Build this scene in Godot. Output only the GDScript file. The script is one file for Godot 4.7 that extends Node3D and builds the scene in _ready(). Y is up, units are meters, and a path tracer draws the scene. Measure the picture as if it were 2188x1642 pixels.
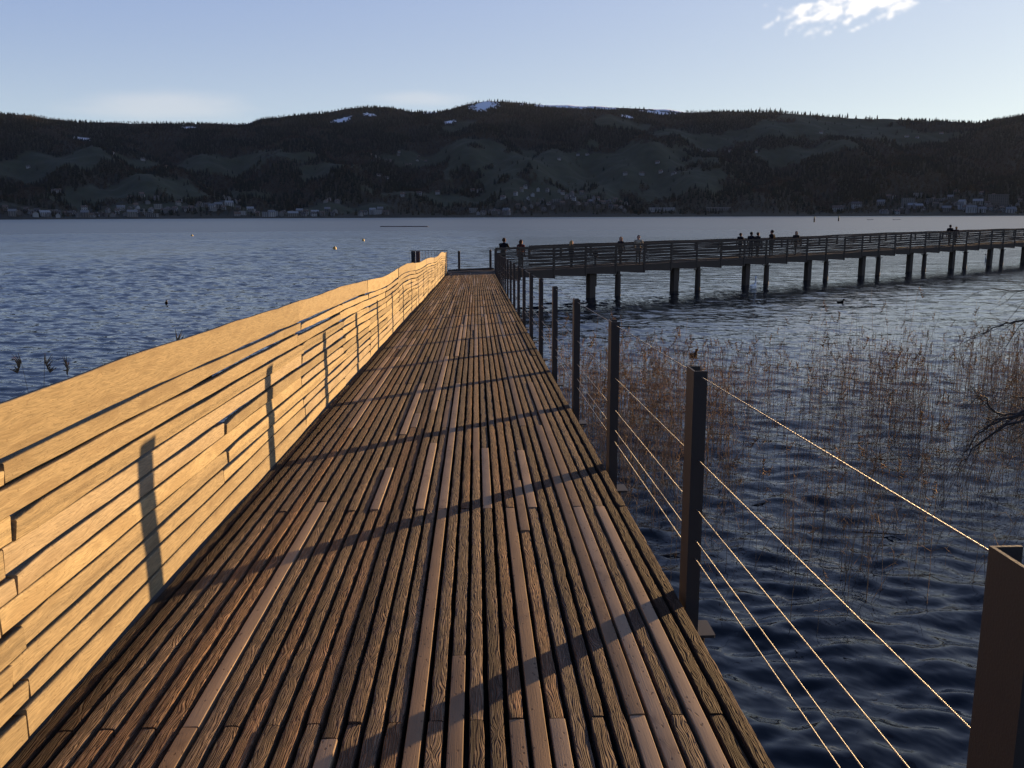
extends Node3D

# ---------------------------------------------------------------- constants
const EYE := 4.8            # camera height above the lake
const FALL := 0.028         # the boardwalk falls this much per metre away from the camera
const DECK := 3.13          # boardwalk height below the camera
const DECK_END := -46.5
const FACE := -1.545        # inner face of the board fence
const EDGE := 0.935         # right edge of the boardwalk
const SUN_AZ := 47.2
const SUN_EL := 4.3
const EXPOSURE := 2.6

var rng := RandomNumberGenerator.new()
var noise := FastNoiseLite.new()
var taken := {}
var M := {}

const RIDGE := [[-60, .08], [-46, .085], [-32.99, .0918], [-26.74, .0996], [-25.4, .099], [-23.8, .0959], [-22.14, .0949], [-18.92, .096], [-15.82, .0972], [-13.69, .0982], [-12.86, .1037], [-11.21, .1072], [-8.98, .1118], [-7.0, .1177], [-5.29, .1176], [-3.87, .113], [-1.85, .1142], [-0.39, .1216], [0.92, .1255], [2.22, .1235], [3.96, .1209], [5.99, .1196], [8.02, .1177], [9.74, .1162], [11.17, .1147], [13.15, .111], [14.54, .1104], [16.75, .1092], [18.1, .1084], [19.45, .1057], [21.04, .1019], [23.62, .0978], [25.86, .0951], [28.04, .0916], [29.22, .0893], [30.12, .0919], [31.4, .095], [33.83, .0933], [37, .07], [41, .03], [45, .004]]
# bearing in degrees, distance in metres, half width in degrees, half depth in metres
const MEADOWS := [[6.92, 3281, 8.18, 586], [12.73, 2808, 3.33, 243], [1.32, 3374, 3.33, 177], [-2.49, 3675, 3.94, 142], [-1.95, 2631, 4.85, 128], [4.86, 2547, 4.24, 179], [-15.97, 3754, 5.15, 187], [-24.73, 3552, 3.63, 241], [-20.57, 2311, 9.99, 91], [-9.81, 2256, 4.54, 108], [-19.17, 2798, 5.45, 270], [18.16, 4379, 3.63, 246], [22.14, 4606, 3.94, 460], [25.69, 4537, 2.73, 142], [13.49, 4182, 2.73, 194], [9.19, 4448, 1.82, 164], [-0.85, 4409, 1.21, 132], [-11.34, 3507, 1.82, 96], [20.12, 3818, 3.03, 179], [-9.13, 3197, 1.82, 201]]
const SNOW := [[0.62, 4906, 0.73, 93], [-8.17, 4714, 0.58, 56], [-22.76, 4537, 0.39, 41], [6.52, 5000, 1.82, 30], [5.42, 4965, 2.12, 39], [11.88, 5000, 1.36, 30], [8.02, 4965, 0.76, 46], [9.47, 4694, 0.36, 30], [-2.72, 4980, 0.42, 30], [-17.03, 4867, 0.36, 32], [-14.1, 5000, 0.91, 30], [-6.45, 4778, 0.42, 30], [-1.57, 4576, 0.3, 39], [11.18, 4921, 0.91, 30]]
const FARMS := [[-24.52, 2906], [-24.28, 2916], [-19.73, 3867], [-18.48, 3384], [-6.06, 3074], [-5.54, 3064], [-3.56, 2576], [-2.38, 2759], [-4.58, 2537], [-0.17, 2877], [0.27, 2828], [1.75, 2443], [5.29, 3448], [6.46, 3739], [7.04, 3729], [9.42, 3089], [10.44, 3153], [11.62, 3172], [12.42, 3064], [11.4, 3300], [14.08, 3970], [14.5, 4039], [15.76, 3906], [17.27, 3852], [25.65, 4497], [26.2, 4482], [27.44, 4650], [20.97, 4344], [-25.68, 3606], [-21.32, 3768]]

# ---------------------------------------------------------------- helpers
func deck_y(z: float) -> float:
	return DECK + FALL * z

func numbered(called: String) -> String:
	var k: int = taken.get(called, 0)
	taken[called] = k + 1
	return called if k == 0 else "%s_%03d" % [called, k]

func tag(o: Node, label: String, category := "", group := "", kind := "") -> Node:
	if label != "": o.set_meta("label", label)
	if category != "": o.set_meta("category", category)
	if group != "": o.set_meta("group", group)
	if kind != "": o.set_meta("kind", kind)
	return o

func thing(called: String, label: String, category: String, at := Vector3.ZERO, group := "") -> Node3D:
	var o := Node3D.new()
	o.name = numbered(called)
	add_child(o)
	o.position = at
	tag(o, label, category, group)
	return o

# a mesh given in the parent's own axes
func piece(called: String, mesh: Mesh, mat: Material, parent: Node3D) -> MeshInstance3D:
	var o := MeshInstance3D.new()
	o.name = called if parent != self else numbered(called)
	o.mesh = mesh
	o.material_override = mat
	parent.add_child(o, true)
	return o

# a mesh given in world coordinates, under a thing that stands somewhere
func placed(called: String, mesh: Mesh, mat: Material, parent: Node3D) -> MeshInstance3D:
	var o := piece(called, mesh, mat, parent)
	if parent is MeshInstance3D: return o
	o.position = -parent.position
	return o

func begin() -> SurfaceTool:
	var st := SurfaceTool.new()
	st.begin(Mesh.PRIMITIVE_TRIANGLES)
	return st

func tri(st: SurfaceTool, a: Vector3, b: Vector3, c: Vector3, n: Vector3) -> void:
	st.set_normal(n)
	if (b - a).cross(c - a).dot(n) > 0.0:
		st.add_vertex(a); st.add_vertex(c); st.add_vertex(b)
	else:
		st.add_vertex(a); st.add_vertex(b); st.add_vertex(c)

func quad(st: SurfaceTool, a: Vector3, b: Vector3, c: Vector3, d: Vector3, n: Vector3) -> void:
	tri(st, a, b, c, n)
	tri(st, a, c, d, n)

# a polygon (x along ax, y along ay) drawn out along a vector
func extrude(st: SurfaceTool, poly: PackedVector2Array, o: Vector3, ax: Vector3, ay: Vector3, along: Vector3) -> void:
	var n := poly.size()
	var area := 0.0
	for i in n:
		area += poly[i].cross(poly[(i + 1) % n])
	for i in n:
		var p := poly[i]
		var q := poly[(i + 1) % n]
		var e := (q - p)
		var out2 := Vector2(e.y, -e.x) * signf(area)
		var nn := (ax * out2.x + ay * out2.y).normalized()
		var a := o + ax * p.x + ay * p.y
		var b := o + ax * q.x + ay * q.y
		quad(st, a, b, b + along, a + along, nn)
	var t := Geometry2D.triangulate_polygon(poly)
	var d := along.normalized()
	for k in range(0, t.size(), 3):
		var v := []
		for m in 3:
			var p2: Vector2 = poly[t[k + m]]
			v.append(o + ax * p2.x + ay * p2.y)
		tri(st, v[0], v[1], v[2], -d)
		tri(st, v[0] + along, v[1] + along, v[2] + along, d)

# rectangle with cut corners
func slab(w: float, h: float, c: float) -> PackedVector2Array:
	var x := w / 2; var y := h / 2
	return PackedVector2Array([Vector2(-x + c, -y), Vector2(x - c, -y), Vector2(x, -y + c), Vector2(x, y - c), Vector2(x - c, y), Vector2(-x + c, y), Vector2(-x, y - c), Vector2(-x, -y + c)])

# a bar of w (sideways) by h (upwards) between two points
func bar(st: SurfaceTool, a: Vector3, b: Vector3, w: float, h: float, c := 0.006) -> void:
	var d := (b - a).normalized()
	var side := d.cross(Vector3.UP)
	if side.length() < 0.01: side = Vector3.RIGHT
	side = side.normalized()
	extrude(st, slab(w, h, c), a, side, side.cross(d).normalized(), b - a)

func tube(st: SurfaceTool, pts: Array, radii: Array, sides := 5) -> void:
	var rings := []
	var norms := []
	var ref := Vector3(0.31, 0.2, 0.93).normalized()
	for i in pts.size():
		var d: Vector3 = (pts[mini(i + 1, pts.size() - 1)] - pts[maxi(i - 1, 0)]).normalized()
		var s := d.cross(ref)
		if s.length() < 0.05: s = d.cross(Vector3.RIGHT)
		s = s.normalized()
		var u := s.cross(d)
		var ring := []
		var nr := []
		for k in sides:
			var a := TAU * k / sides
			var n := s * cos(a) + u * sin(a)
			nr.append(n)
			ring.append(pts[i] + n * radii[i])
		rings.append(ring)
		norms.append(nr)
	for i in pts.size() - 1:
		for k in sides:
			var k2 := (k + 1) % sides
			var a: Vector3 = rings[i][k]; var b: Vector3 = rings[i][k2]; var c: Vector3 = rings[i + 1][k2]; var d2: Vector3 = rings[i + 1][k]
			for f in [[a, b, c, norms[i][k], norms[i][k2], norms[i + 1][k2]], [a, c, d2, norms[i][k], norms[i + 1][k2], norms[i + 1][k]]]:
				var o: Vector3 = f[3] + f[4] + f[5]
				var flip: bool = (f[1] - f[0]).cross(f[2] - f[0]).dot(o) > 0.0
				for q in ([0, 2, 1] if flip else [0, 1, 2]):
					st.set_normal(f[3 + q]); st.add_vertex(f[q])

# an indexed mesh with smooth normals from arrays
func solid(v: PackedVector3Array, idx: PackedInt32Array, uv := PackedVector2Array(), col := PackedColorArray(), nrm := PackedVector3Array()) -> ArrayMesh:
	if nrm.is_empty():
		nrm.resize(v.size())
		for k in range(0, idx.size(), 3):
			var a := idx[k]; var b := idx[k + 1]; var c := idx[k + 2]
			var n := (v[c] - v[a]).cross(v[b] - v[a])
			nrm[a] += n; nrm[b] += n; nrm[c] += n
		for i in nrm.size():
			nrm[i] = nrm[i].normalized() if nrm[i].length_squared() > 0 else Vector3.UP
	var arr := []
	arr.resize(Mesh.ARRAY_MAX)
	arr[Mesh.ARRAY_VERTEX] = v
	arr[Mesh.ARRAY_NORMAL] = nrm
	if uv.size(): arr[Mesh.ARRAY_TEX_UV] = uv
	if col.size(): arr[Mesh.ARRAY_COLOR] = col
	arr[Mesh.ARRAY_INDEX] = idx
	var m := ArrayMesh.new()
	m.add_surface_from_arrays(Mesh.PRIMITIVE_TRIANGLES, arr)
	return m

func lin(r: float, g: float, b: float) -> Color:
	return Color(r, g, b).linear_to_srgb()

func plain(r: float, g: float, b: float, rough := 0.85, metal := 0.0) -> StandardMaterial3D:
	var m := StandardMaterial3D.new()
	m.albedo_color = lin(r, g, b)
	m.roughness = rough
	m.metallic = metal
	return m

# ---------------------------------------------------------------- wood textures
func put_rgb(px: PackedByteArray, at: int, c: Vector3) -> void:
	for k in 3:
		px[at + k] = clampi(int(255.0 * pow(clampf(c[k], 0.0, 1.0), 1.0 / 2.2)), 0, 255)

# kind 0: deeply cracked old plank, 1: smooth replaced plank, 2: fence board
func wood(kind: int) -> Array:
	var w := 256
	var l := 1024
	var mm: float = [0.001, 0.001, 0.0015][kind]
	var length := l * 0.0015
	var px := PackedByteArray(); px.resize(w * l * 3)
	var hp := PackedByteArray(); hp.resize(w * l)
	var n := FastNoiseLite.new()
	n.noise_type = FastNoiseLite.TYPE_SIMPLEX_SMOOTH
	n.frequency = 1.0
	n.fractal_type = FastNoiseLite.FRACTAL_NONE
	n.seed = 40 + kind
	var knots := []
	var kr := RandomNumberGenerator.new()
	kr.seed = 77 + kind
	for k in [7, 3, 4][kind]:
		knots.append(Vector3(kr.randf_range(0.01, w * mm - 0.01), kr.randf_range(0.08, length - 0.08), kr.randf_range(0.010, 0.022)))
	var along: float = [4.6, 7.0, 15.0][kind]
	var ring := length * along / TAU
	for j in l:
		var v := j * 0.0015
		var c := cos(TAU * j / l) * ring
		var s := sin(TAU * j / l) * ring
		for i in w:
			var u := i * mm
			var kd := 0.0
			for k in knots:
				var dv: float = (v - k.y) * 0.45
				if absf(dv) < 0.05:
					var du: float = u - k.x
					var q := sqrt(du * du + dv * dv)
					kd = maxf(kd, exp(-q * q / (k.z * k.z)))
					u += signf(du) * k.z * 0.8 * exp(-(du * du + dv * dv * 2.0) / (k.z * k.z * 3.0))
			var at := j * w + i
			if kind == 0:
				var wob := n.get_noise_3d(u * 16.0, c * 1.2, s * 1.2) * 0.005
				var a := n.get_noise_3d((u + wob) * 135.0 + 3.0, c, s)
				var b := n.get_noise_3d((u + wob) * 300.0, c * 2.4, s * 2.4)
				var bl := n.get_noise_3d(u * 9.0 + 20.0, c * 0.25, s * 0.25)
				var crack := 1.0 - smoothstep(0.0, 0.19, absf(a))
				var round_ := smoothstep(0.0, 0.5, absf(a))
				hp[at] = clampi(int(255.0 * (0.22 + 0.55 * round_ + 0.12 * b + 0.05 * bl)), 0, 255)
				var g := 0.90 + 0.34 * b + 0.4 * bl
				var col := Vector3(0.19, 0.132, 0.091) * g
				col = col.lerp(Vector3(0.03, 0.022, 0.018), crack * 0.78)
				put_rgb(px, at * 3, col)
			elif kind == 1:
				var st := n.get_noise_3d(u * 420.0, c * 0.8, s * 0.8)
				var bl := n.get_noise_3d(u * 12.0, c * 0.4, s * 0.4)
				var fl := n.get_noise_3d(u * 900.0, c * 9.0, s * 9.0)
				var speck := smoothstep(0.62, 0.8, n.get_noise_3d(u * 60.0 + 9.0, c * 4.0, s * 4.0))
				hp[at] = clampi(int(255.0 * (0.6 + 0.16 * st + 0.08 * fl - 0.4 * speck)), 0, 255)
				var col := Vector3(0.30, 0.217, 0.145) * (0.95 + 0.10 * st + 0.16 * bl + 0.06 * fl)
				col = col.lerp(Vector3(0.13, 0.085, 0.06), maxf(speck, kd * 0.5))
				put_rgb(px, at * 3, col)
			else:
				var wob := n.get_noise_3d(u * 10.0, c * 0.25, s * 0.25) * 0.012
				var st := n.get_noise_3d((u + wob) * 95.0, c * 0.45, s * 0.45)
				var fl := n.get_noise_3d((u + wob) * 230.0, c * 1.1, s * 1.1)
				var bl := n.get_noise_3d(u * 9.0 + 4.0, c * 0.16, s * 0.16)
				var rings := sin((u + wob) * 900.0)
				var speck := smoothstep(0.55, 0.8, n.get_noise_3d(u * 90.0, c * 2.4 + 5.0, s * 2.4))
				hp[at] = clampi(int(255.0 * (0.6 + 0.2 * st + 0.12 * fl - 0.4 * speck + 0.04 * rings)), 0, 255)
				var g := 0.98 + 0.17 * st + 0.22 * fl + 0.05 * rings
				var col := Vector3(0.28, 0.228, 0.155) * g
				col = col.lerp(Vector3(0.20, 0.152, 0.098), clampf(smoothstep(0.0, 0.9, bl) * 0.6 + speck * 0.5 + kd * 0.55, 0.0, 1.0))
				put_rgb(px, at * 3, col)
	var im := Image.create_from_data(w, l, false, Image.FORMAT_RGB8, px)
	var hi := Image.create_from_data(w, l, false, Image.FORMAT_L8, hp)
	return [ImageTexture.create_from_image(im), ImageTexture.create_from_image(hi), w * mm, length]

func timber(t: Array, tint: Color, relief: float, rough := 0.9) -> StandardMaterial3D:
	var m := StandardMaterial3D.new()
	m.albedo_texture = t[0]
	m.albedo_color = tint
	m.heightmap_enabled = true
	m.heightmap_texture = t[1]
	m.heightmap_scale = relief
	m.roughness = rough
	m.metallic_specular = 0.3
	return m

func materials() -> void:
	var old := wood(0)
	var new := wood(1)
	var fen := wood(2)
	M.old = []
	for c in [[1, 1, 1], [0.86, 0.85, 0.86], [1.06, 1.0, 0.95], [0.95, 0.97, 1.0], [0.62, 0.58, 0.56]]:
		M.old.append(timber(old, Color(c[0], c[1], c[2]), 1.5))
	M.new = []
	for c in [[1, 1, 1], [0.92, 0.93, 0.95], [0.84, 0.82, 0.8]]:
		M.new.append(timber(new, Color(c[0], c[1], c[2]), 0.12, 0.8))
	M.fence = []
	for c in [[1, 1, 1], [0.93, 0.92, 0.88], [1.05, 1.04, 0.98], [0.87, 0.86, 0.82]]:
		M.fence.append(timber(fen, Color(c[0], c[1], c[2]), 0.2, 0.85))
	M.tex_scale = {"old": Vector2(old[2], old[3]), "new": Vector2(new[2], new[3]), "fence": Vector2(fen[2], fen[3])}
	var grit := NoiseTexture2D.new()
	grit.width = 256; grit.height = 256; grit.seamless = true; grit.normalize = true
	var gn := FastNoiseLite.new(); gn.frequency = 0.05; gn.seed = 5; gn.fractal_octaves = 4
	grit.noise = gn
	M.steel = plain(0.031, 0.028, 0.026, 0.6, 0.1)
	M.steel.heightmap_enabled = true
	M.steel.heightmap_texture = grit
	M.steel.heightmap_scale = 0.03
	M.steel.uv1_triplanar = true
	M.steel.uv1_scale = Vector3(9, 9, 9)
	M.cable = plain(0.21, 0.205, 0.19, 0.5, 0.5)
	M.beam = plain(0.07, 0.055, 0.044)
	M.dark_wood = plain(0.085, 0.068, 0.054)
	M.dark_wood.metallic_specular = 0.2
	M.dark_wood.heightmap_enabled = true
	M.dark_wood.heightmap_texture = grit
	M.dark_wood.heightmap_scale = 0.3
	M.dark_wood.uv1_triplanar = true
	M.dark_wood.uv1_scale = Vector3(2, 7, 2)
	M.tinted = StandardMaterial3D.new()
	M.tinted.vertex_color_use_as_albedo = true
	M.tinted.roughness = 0.9
	M.tinted.metallic_specular = 0.2

# ---------------------------------------------------------------- sky
func sky_light(az: float, el: float, sun: Vector3) -> Vector3:
	var d := Vector3(sin(az) * cos(el), sin(el), -cos(az) * cos(el))
	var gamma := rad_to_deg(acos(clampf(d.dot(sun), -1.0, 1.0)))
	var e := rad_to_deg(maxf(el, 0.0))
	var up := Vector3(0.095, 0.21, 0.575)
	var low := Vector3(0.92, 1.07, 0.86)
	var c := up.lerp(low, exp(-(e + 2.0) / 7.5))
	c += Vector3(0.64, 0.61, 0.42) * exp(-gamma / 40.0)
	c *= lerpf(1.0, 0.36, smoothstep(30.0, 84.0, e)) * lerpf(1.0, 0.55, smoothstep(70.0, 150.0, gamma))
	return c

func make_sky(sun: Vector3) -> Sky:
	var w := 3072
	var h := 1536
	var small := Image.create(384, 192, false, Image.FORMAT_RGBF)
	for y in 192:
		for x in 384:
			var c := sky_light((x + 0.5) / 384.0 * TAU - PI, PI / 2 - (y + 0.5) / 192.0 * PI, sun)
			small.set_pixel(x, y, Color(c.x, c.y, c.z))
	small.resize(w, h, Image.INTERPOLATE_CUBIC)
	var n := FastNoiseLite.new()
	n.seed = 12; n.frequency = 1.0; n.fractal_octaves = 5; n.fractal_gain = 0.55
	# white wisps: bearing, height, half length, half thickness, tilt, brightness, how solid
	for q in [[23.1, 11.85, 4.6, 1.2, 0.17, 1.25, 1.0], [26.6, 13.7, 1.6, 0.55, 0.25, 1.4, 0.9], [-18.2, 6.2, 7.0, 1.2, 0.0, 0.92, 0.35], [-3.2, 7.1, 3.8, 0.6, 0.0, 0.9, 0.3]]:
		var x0 := int((q[0] - q[2] * 1.3 + 180.0) / 360.0 * w)
		var x1 := int((q[0] + q[2] * 1.3 + 180.0) / 360.0 * w)
		var y0 := int((90.0 - q[1] - q[3] * 2.0 - 1.0) / 180.0 * h)
		var y1 := int((90.0 - q[1] + q[3] * 2.0 + 1.0) / 180.0 * h)
		for y in range(y0, y1):
			for x in range(x0, x1):
				var az: float = (x + 0.5) / w * 360.0 - 180.0 - q[0]
				var el: float = 90.0 - (y + 0.5) / h * 180.0 - q[1] - az * q[4]
				var f := 1.0 - sqrt(pow(az / q[2], 2) + pow(el / q[3], 2))
				var k := 0.0
				if q[6] > 0.5:
					var wx := n.get_noise_2d(az * 0.5 + 9.0, el * 0.9) * 1.0
					k = smoothstep(0.0, 0.6, f * 0.8 + n.get_noise_2d((az + wx) * 0.6 + q[0], (el + wx * 0.4) * 1.5) * 1.05 - 0.02)
				else:
					k = smoothstep(0.0, 0.9, f + n.get_noise_2d(az * 0.12 + q[0], el * 0.7) * 0.35) * 0.85
				var c := small.get_pixel(x, y)
				small.set_pixel(x, y, c.lerp(Color(1.0, 0.96, 0.93) * q[5], k * q[6]))
	var p := PanoramaSkyMaterial.new()
	p.panorama = ImageTexture.create_from_image(small)
	var sky := Sky.new()
	sky.sky_material = p
	return sky

# ---------------------------------------------------------------- land
func ridge(az: float) -> float:
	for k in RIDGE.size() - 1:
		if az <= RIDGE[k + 1][0]:
			var t: float = clampf((az - RIDGE[k][0]) / (RIDGE[k + 1][0] - RIDGE[k][0]), 0.0, 1.0)
			return lerpf(RIDGE[k][1], RIDGE[k + 1][1], t) - 0.003
	return 0.0

func land(az: float, r: float, e: float) -> float:
	var t := (r - 2050.0) / 2950.0
	var top := e * 5000.0
	if t > 1.0:
		return top * maxf(0.0, 1.0 - (t - 1.0) * 1.6) + 3.0
	if t <= 0.0:
		return 3.0 + (t * 260.0 if t > -0.02 else -6.0)
	var a := 4.0 * t * (1.0 - t) * minf(1.0, top / 300.0)
	var folds := a * (26.0 * sin(az * 0.55 + r * 0.0021) + 16.0 * sin(az * 1.13 - r * 0.0033 + 1.3) + 9.0 * sin(az * 2.1 + r * 0.006 + 0.7))
	return top * (0.25 * t + 0.75 * pow(t, 1.6)) + folds + 3.0

func at_bearing(az: float, r: float) -> Vector3:
	var a := deg_to_rad(az)
	return Vector3(r * sin(a), land(az, r, ridge(az)), -r * cos(a))

# how far inside the open ground: above 0 is meadow
func meadow(az: float, r: float) -> float:
	var best := -1.0
	var wx := noise.get_noise_2d(az * 60.0, r * 0.35) * 1.1
	for q in MEADOWS:
		var dx: float = (az - q[0]) / q[2]
		var dy: float = (r - q[1]) / q[3]
		if absf(dx) < 1.6 and absf(dy) < 1.6:
			best = maxf(best, 1.0 - sqrt(dx * dx + dy * dy) + wx * 0.55)
	return best

func snow(az: float, r: float) -> float:
	var best := -1.0
	for q in SNOW:
		var dx: float = (az - q[0]) / q[2]
		var dy: float = (r - q[1]) / q[3]
		if absf(dx) < 1.5 and absf(dy) < 1.5:
			best = maxf(best, 1.0 - sqrt(dx * dx + dy * dy) + noise.get_noise_2d(az * 900.0, r * 2.5) * 0.8)
	return best

func make_hills() -> void:
	var na := 900
	var nr := 150
	var v := PackedVector3Array(); var col := PackedColorArray(); var idx := PackedInt32Array()
	for i in na + 1:
		var az := -44.0 + 90.0 * i / na
		var e := ridge(az)
		var a := deg_to_rad(az)
		for j in nr + 1:
			var r := 1990.0 + 3010.0 * j / 130.0 if j <= 130 else 5000.0 + (j - 130) * 90.0
			v.append(Vector3(r * sin(a), land(az, r, e) + (noise.get_noise_2d(az * 40.0, r * 0.5) * 6.0 if r > 2200.0 else 0.0), -r * cos(a)))
			var g := noise.get_noise_2d(az * 100.0 + 50.0, r * 0.7)
			var c := Color(0.022, 0.020, 0.014)
			if r < 2110.0: c = Color(0.03, 0.028, 0.022)
			var m := meadow(az, r)
			if m > 0.0: c = Color(0.034, 0.040, 0.022) * (1.0 + 0.3 * g)
			if snow(az, r) > 0.0: c = Color(0.72, 0.74, 0.78)
			col.append(c)
	for i in na:
		for j in nr:
			var k := i * (nr + 1) + j
			idx.append_array([k, k + 1, k + nr + 1, k + nr + 1, k + 1, k + nr + 2])
	var o := piece("hills", solid(v, idx, PackedVector2Array(), col), M.tinted, self)
	tag(o, "", "", "", "structure")

func conifer_mesh(seed_: int) -> ArrayMesh:
	var st := begin()
	var r := RandomNumberGenerator.new(); r.seed = seed_
	for k in 4:
		var y0 := 0.10 + 0.21 * k
		var y1 := minf(1.0, y0 + 0.36)
		var w := 0.22 * (1.0 - k * 0.22)
		var n := 7
		for i in n:
			var a := TAU * i / n + k * 0.4
			var b := TAU * (i + 1) / n + k * 0.4
			var ra := w * r.randf_range(0.7, 1.2)
			var rb := w * r.randf_range(0.7, 1.2)
			var p := Vector3(cos(a) * ra, y0 - r.randf() * 0.05, sin(a) * ra)
			var q := Vector3(cos(b) * rb, y0 - r.randf() * 0.05, sin(b) * rb)
			tri(st, p, q, Vector3(0, y1, 0), (p + q + Vector3(0, 0.2, 0)).normalized())
	return st.commit()

func leafless_mesh(seed_: int) -> ArrayMesh:
	var st := begin()
	var r := RandomNumberGenerator.new(); r.seed = seed_
	for k in 46:
		var a := r.randf() * TAU
		var h := r.randf_range(0.3, 0.95)
		var w := 0.34 * sqrt(maxf(0.05, 1.0 - pow((h - 0.6) / 0.42, 2))) * sqrt(r.randf())
		var c := Vector3(cos(a) * w, h, sin(a) * w)
		var s := r.randf_range(0.05, 0.10)
		var d1 := Vector3(r.randfn(), r.randfn(), r.randfn()).normalized() * s
		var d2 := Vector3(r.randfn(), r.randfn(), r.randfn()).normalized() * s
		var n := d1.cross(d2).normalized()
		tri(st, c + d1, c + d2, c - d1 - d2, n)
	tube(st, [Vector3.ZERO, Vector3(0, 0.7, 0)], [0.02, 0.008], 3)
	return st.commit()

func forest() -> void:
	var spots := [[], [], []]
	var r := RandomNumberGenerator.new(); r.seed = 3
	var tries := 0
	var rad := 2080.0
	while rad < 5080.0:
		var step := 15.0 if rad > 2600.0 else 18.0
		var da := rad_to_deg(step / rad)
		var az := -34.0
		while az < 40.0:
			var a := az + r.randf_range(-0.5, 0.5) * da
			var q := rad + r.randf_range(-0.5, 0.5) * step
			az += da
			if rad < 2120.0 and r.randf() < 0.45: continue
			var m := meadow(a, q)
			if m > 0.02 and r.randf() > 0.012: continue
			if snow(a, q) > -0.1: continue
			# open ridge with snow patches
			if q > 4900.0 and a > 4.3 and a < 13.0 and r.randf() > 0.08: continue
			var kind := 0
			if noise.get_noise_2d(a * 30.0 + 300.0, q * 0.2) > 0.12 or rad < 2400.0 and r.randf() < 0.5: kind = 2
			if kind == 0 and r.randf() < 0.5: kind = 1
			var p := at_bearing(a, q)
			var h := r.randf_range(11.0, 19.0) * (0.8 if kind == 2 else 1.0) * (0.75 if rad < 2400.0 else 1.0)
			spots[kind].append([p, h, r.randf() * TAU])
		rad += step
	var mat := StandardMaterial3D.new()
	mat.vertex_color_use_as_albedo = true
	mat.roughness = 1.0
	mat.metallic_specular = 0.1
	for k in 3:
		var mm := MultiMesh.new()
		mm.transform_format = MultiMesh.TRANSFORM_3D
		mm.use_colors = true
		mm.mesh = conifer_mesh(k + 1) if k < 2 else leafless_mesh(9)
		mm.instance_count = spots[k].size()
		for i in spots[k].size():
			var s: Array = spots[k][i]
			var wide: float = r.randf_range(0.85, 1.3)
			mm.set_instance_transform(i, Transform3D(Basis(Vector3.UP, s[2]).scaled(Vector3(s[1] * wide, s[1], s[1] * wide)), s[0] - Vector3(0, 1.0, 0)))
			var g := r.randf_range(0.7, 1.25)
			mm.set_instance_color(i, Color(0.020, 0.026, 0.018) * g if k < 2 else Color(0.050, 0.040, 0.030) * g)
		var o := MultiMeshInstance3D.new()
		o.multimesh = mm
		o.material_override = mat
		o.name = numbered("bare_woodland" if k == 2 else "conifer_forest")
		add_child(o)
		tag(o, ["dark conifer forest covering the far hillsides", "second layer of dark conifers mixed into the hillside forest", "leafless brown woodland along the shore and between the meadows"][k], "forest", "", "stuff")

func skyline_trees() -> void:
	var g := "conifers standing clear on the right skyline"
	var crown := conifer_mesh(21)
	var mat := plain(0.020, 0.026, 0.018, 1.0)
	var bark := plain(0.03, 0.024, 0.018, 1.0)
	var st := begin()
	tube(st, [Vector3.ZERO, Vector3(0, 0.5, 0)], [0.03, 0.02], 5)
	var trunk := st.commit()
	var t := thing("skyline_conifer", "dark conifer standing free on the ridge skyline at right", "tree", Vector3.ZERO, g)
	piece("crown", crown, mat, t)
	piece("trunk", trunk, bark, t)
	var r := RandomNumberGenerator.new(); r.seed = 8
	var first := true
	var count := 0
	for a in [16.9, 17.2, 17.4, 17.8, 18.0, 18.3, 18.6, 18.9, 19.3, 19.6, 20.0, 20.3, 20.7, 21.0, 21.95, 22.1, 22.25, 22.38, 22.85, 23.4, 23.6, 24.0, 26.4, 27.1, 27.6]:
		var o: Node3D = t if first else t.duplicate()
		if not first:
			o.name = numbered("skyline_conifer")
			add_child(o)
		first = false
		var h := r.randf_range(18.0, 30.0)
		o.position = at_bearing(a, 4990.0 + r.randf_range(-15, 15)) - Vector3(0, 1, 0)
		o.scale = Vector3(h * 1.1, h, h * 1.1)
		o.rotation.y = r.randf() * TAU
		o.set_meta("label", "dark conifer standing free on the right ridge skyline, %s from the left" % nth(count))
		count += 1

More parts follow.
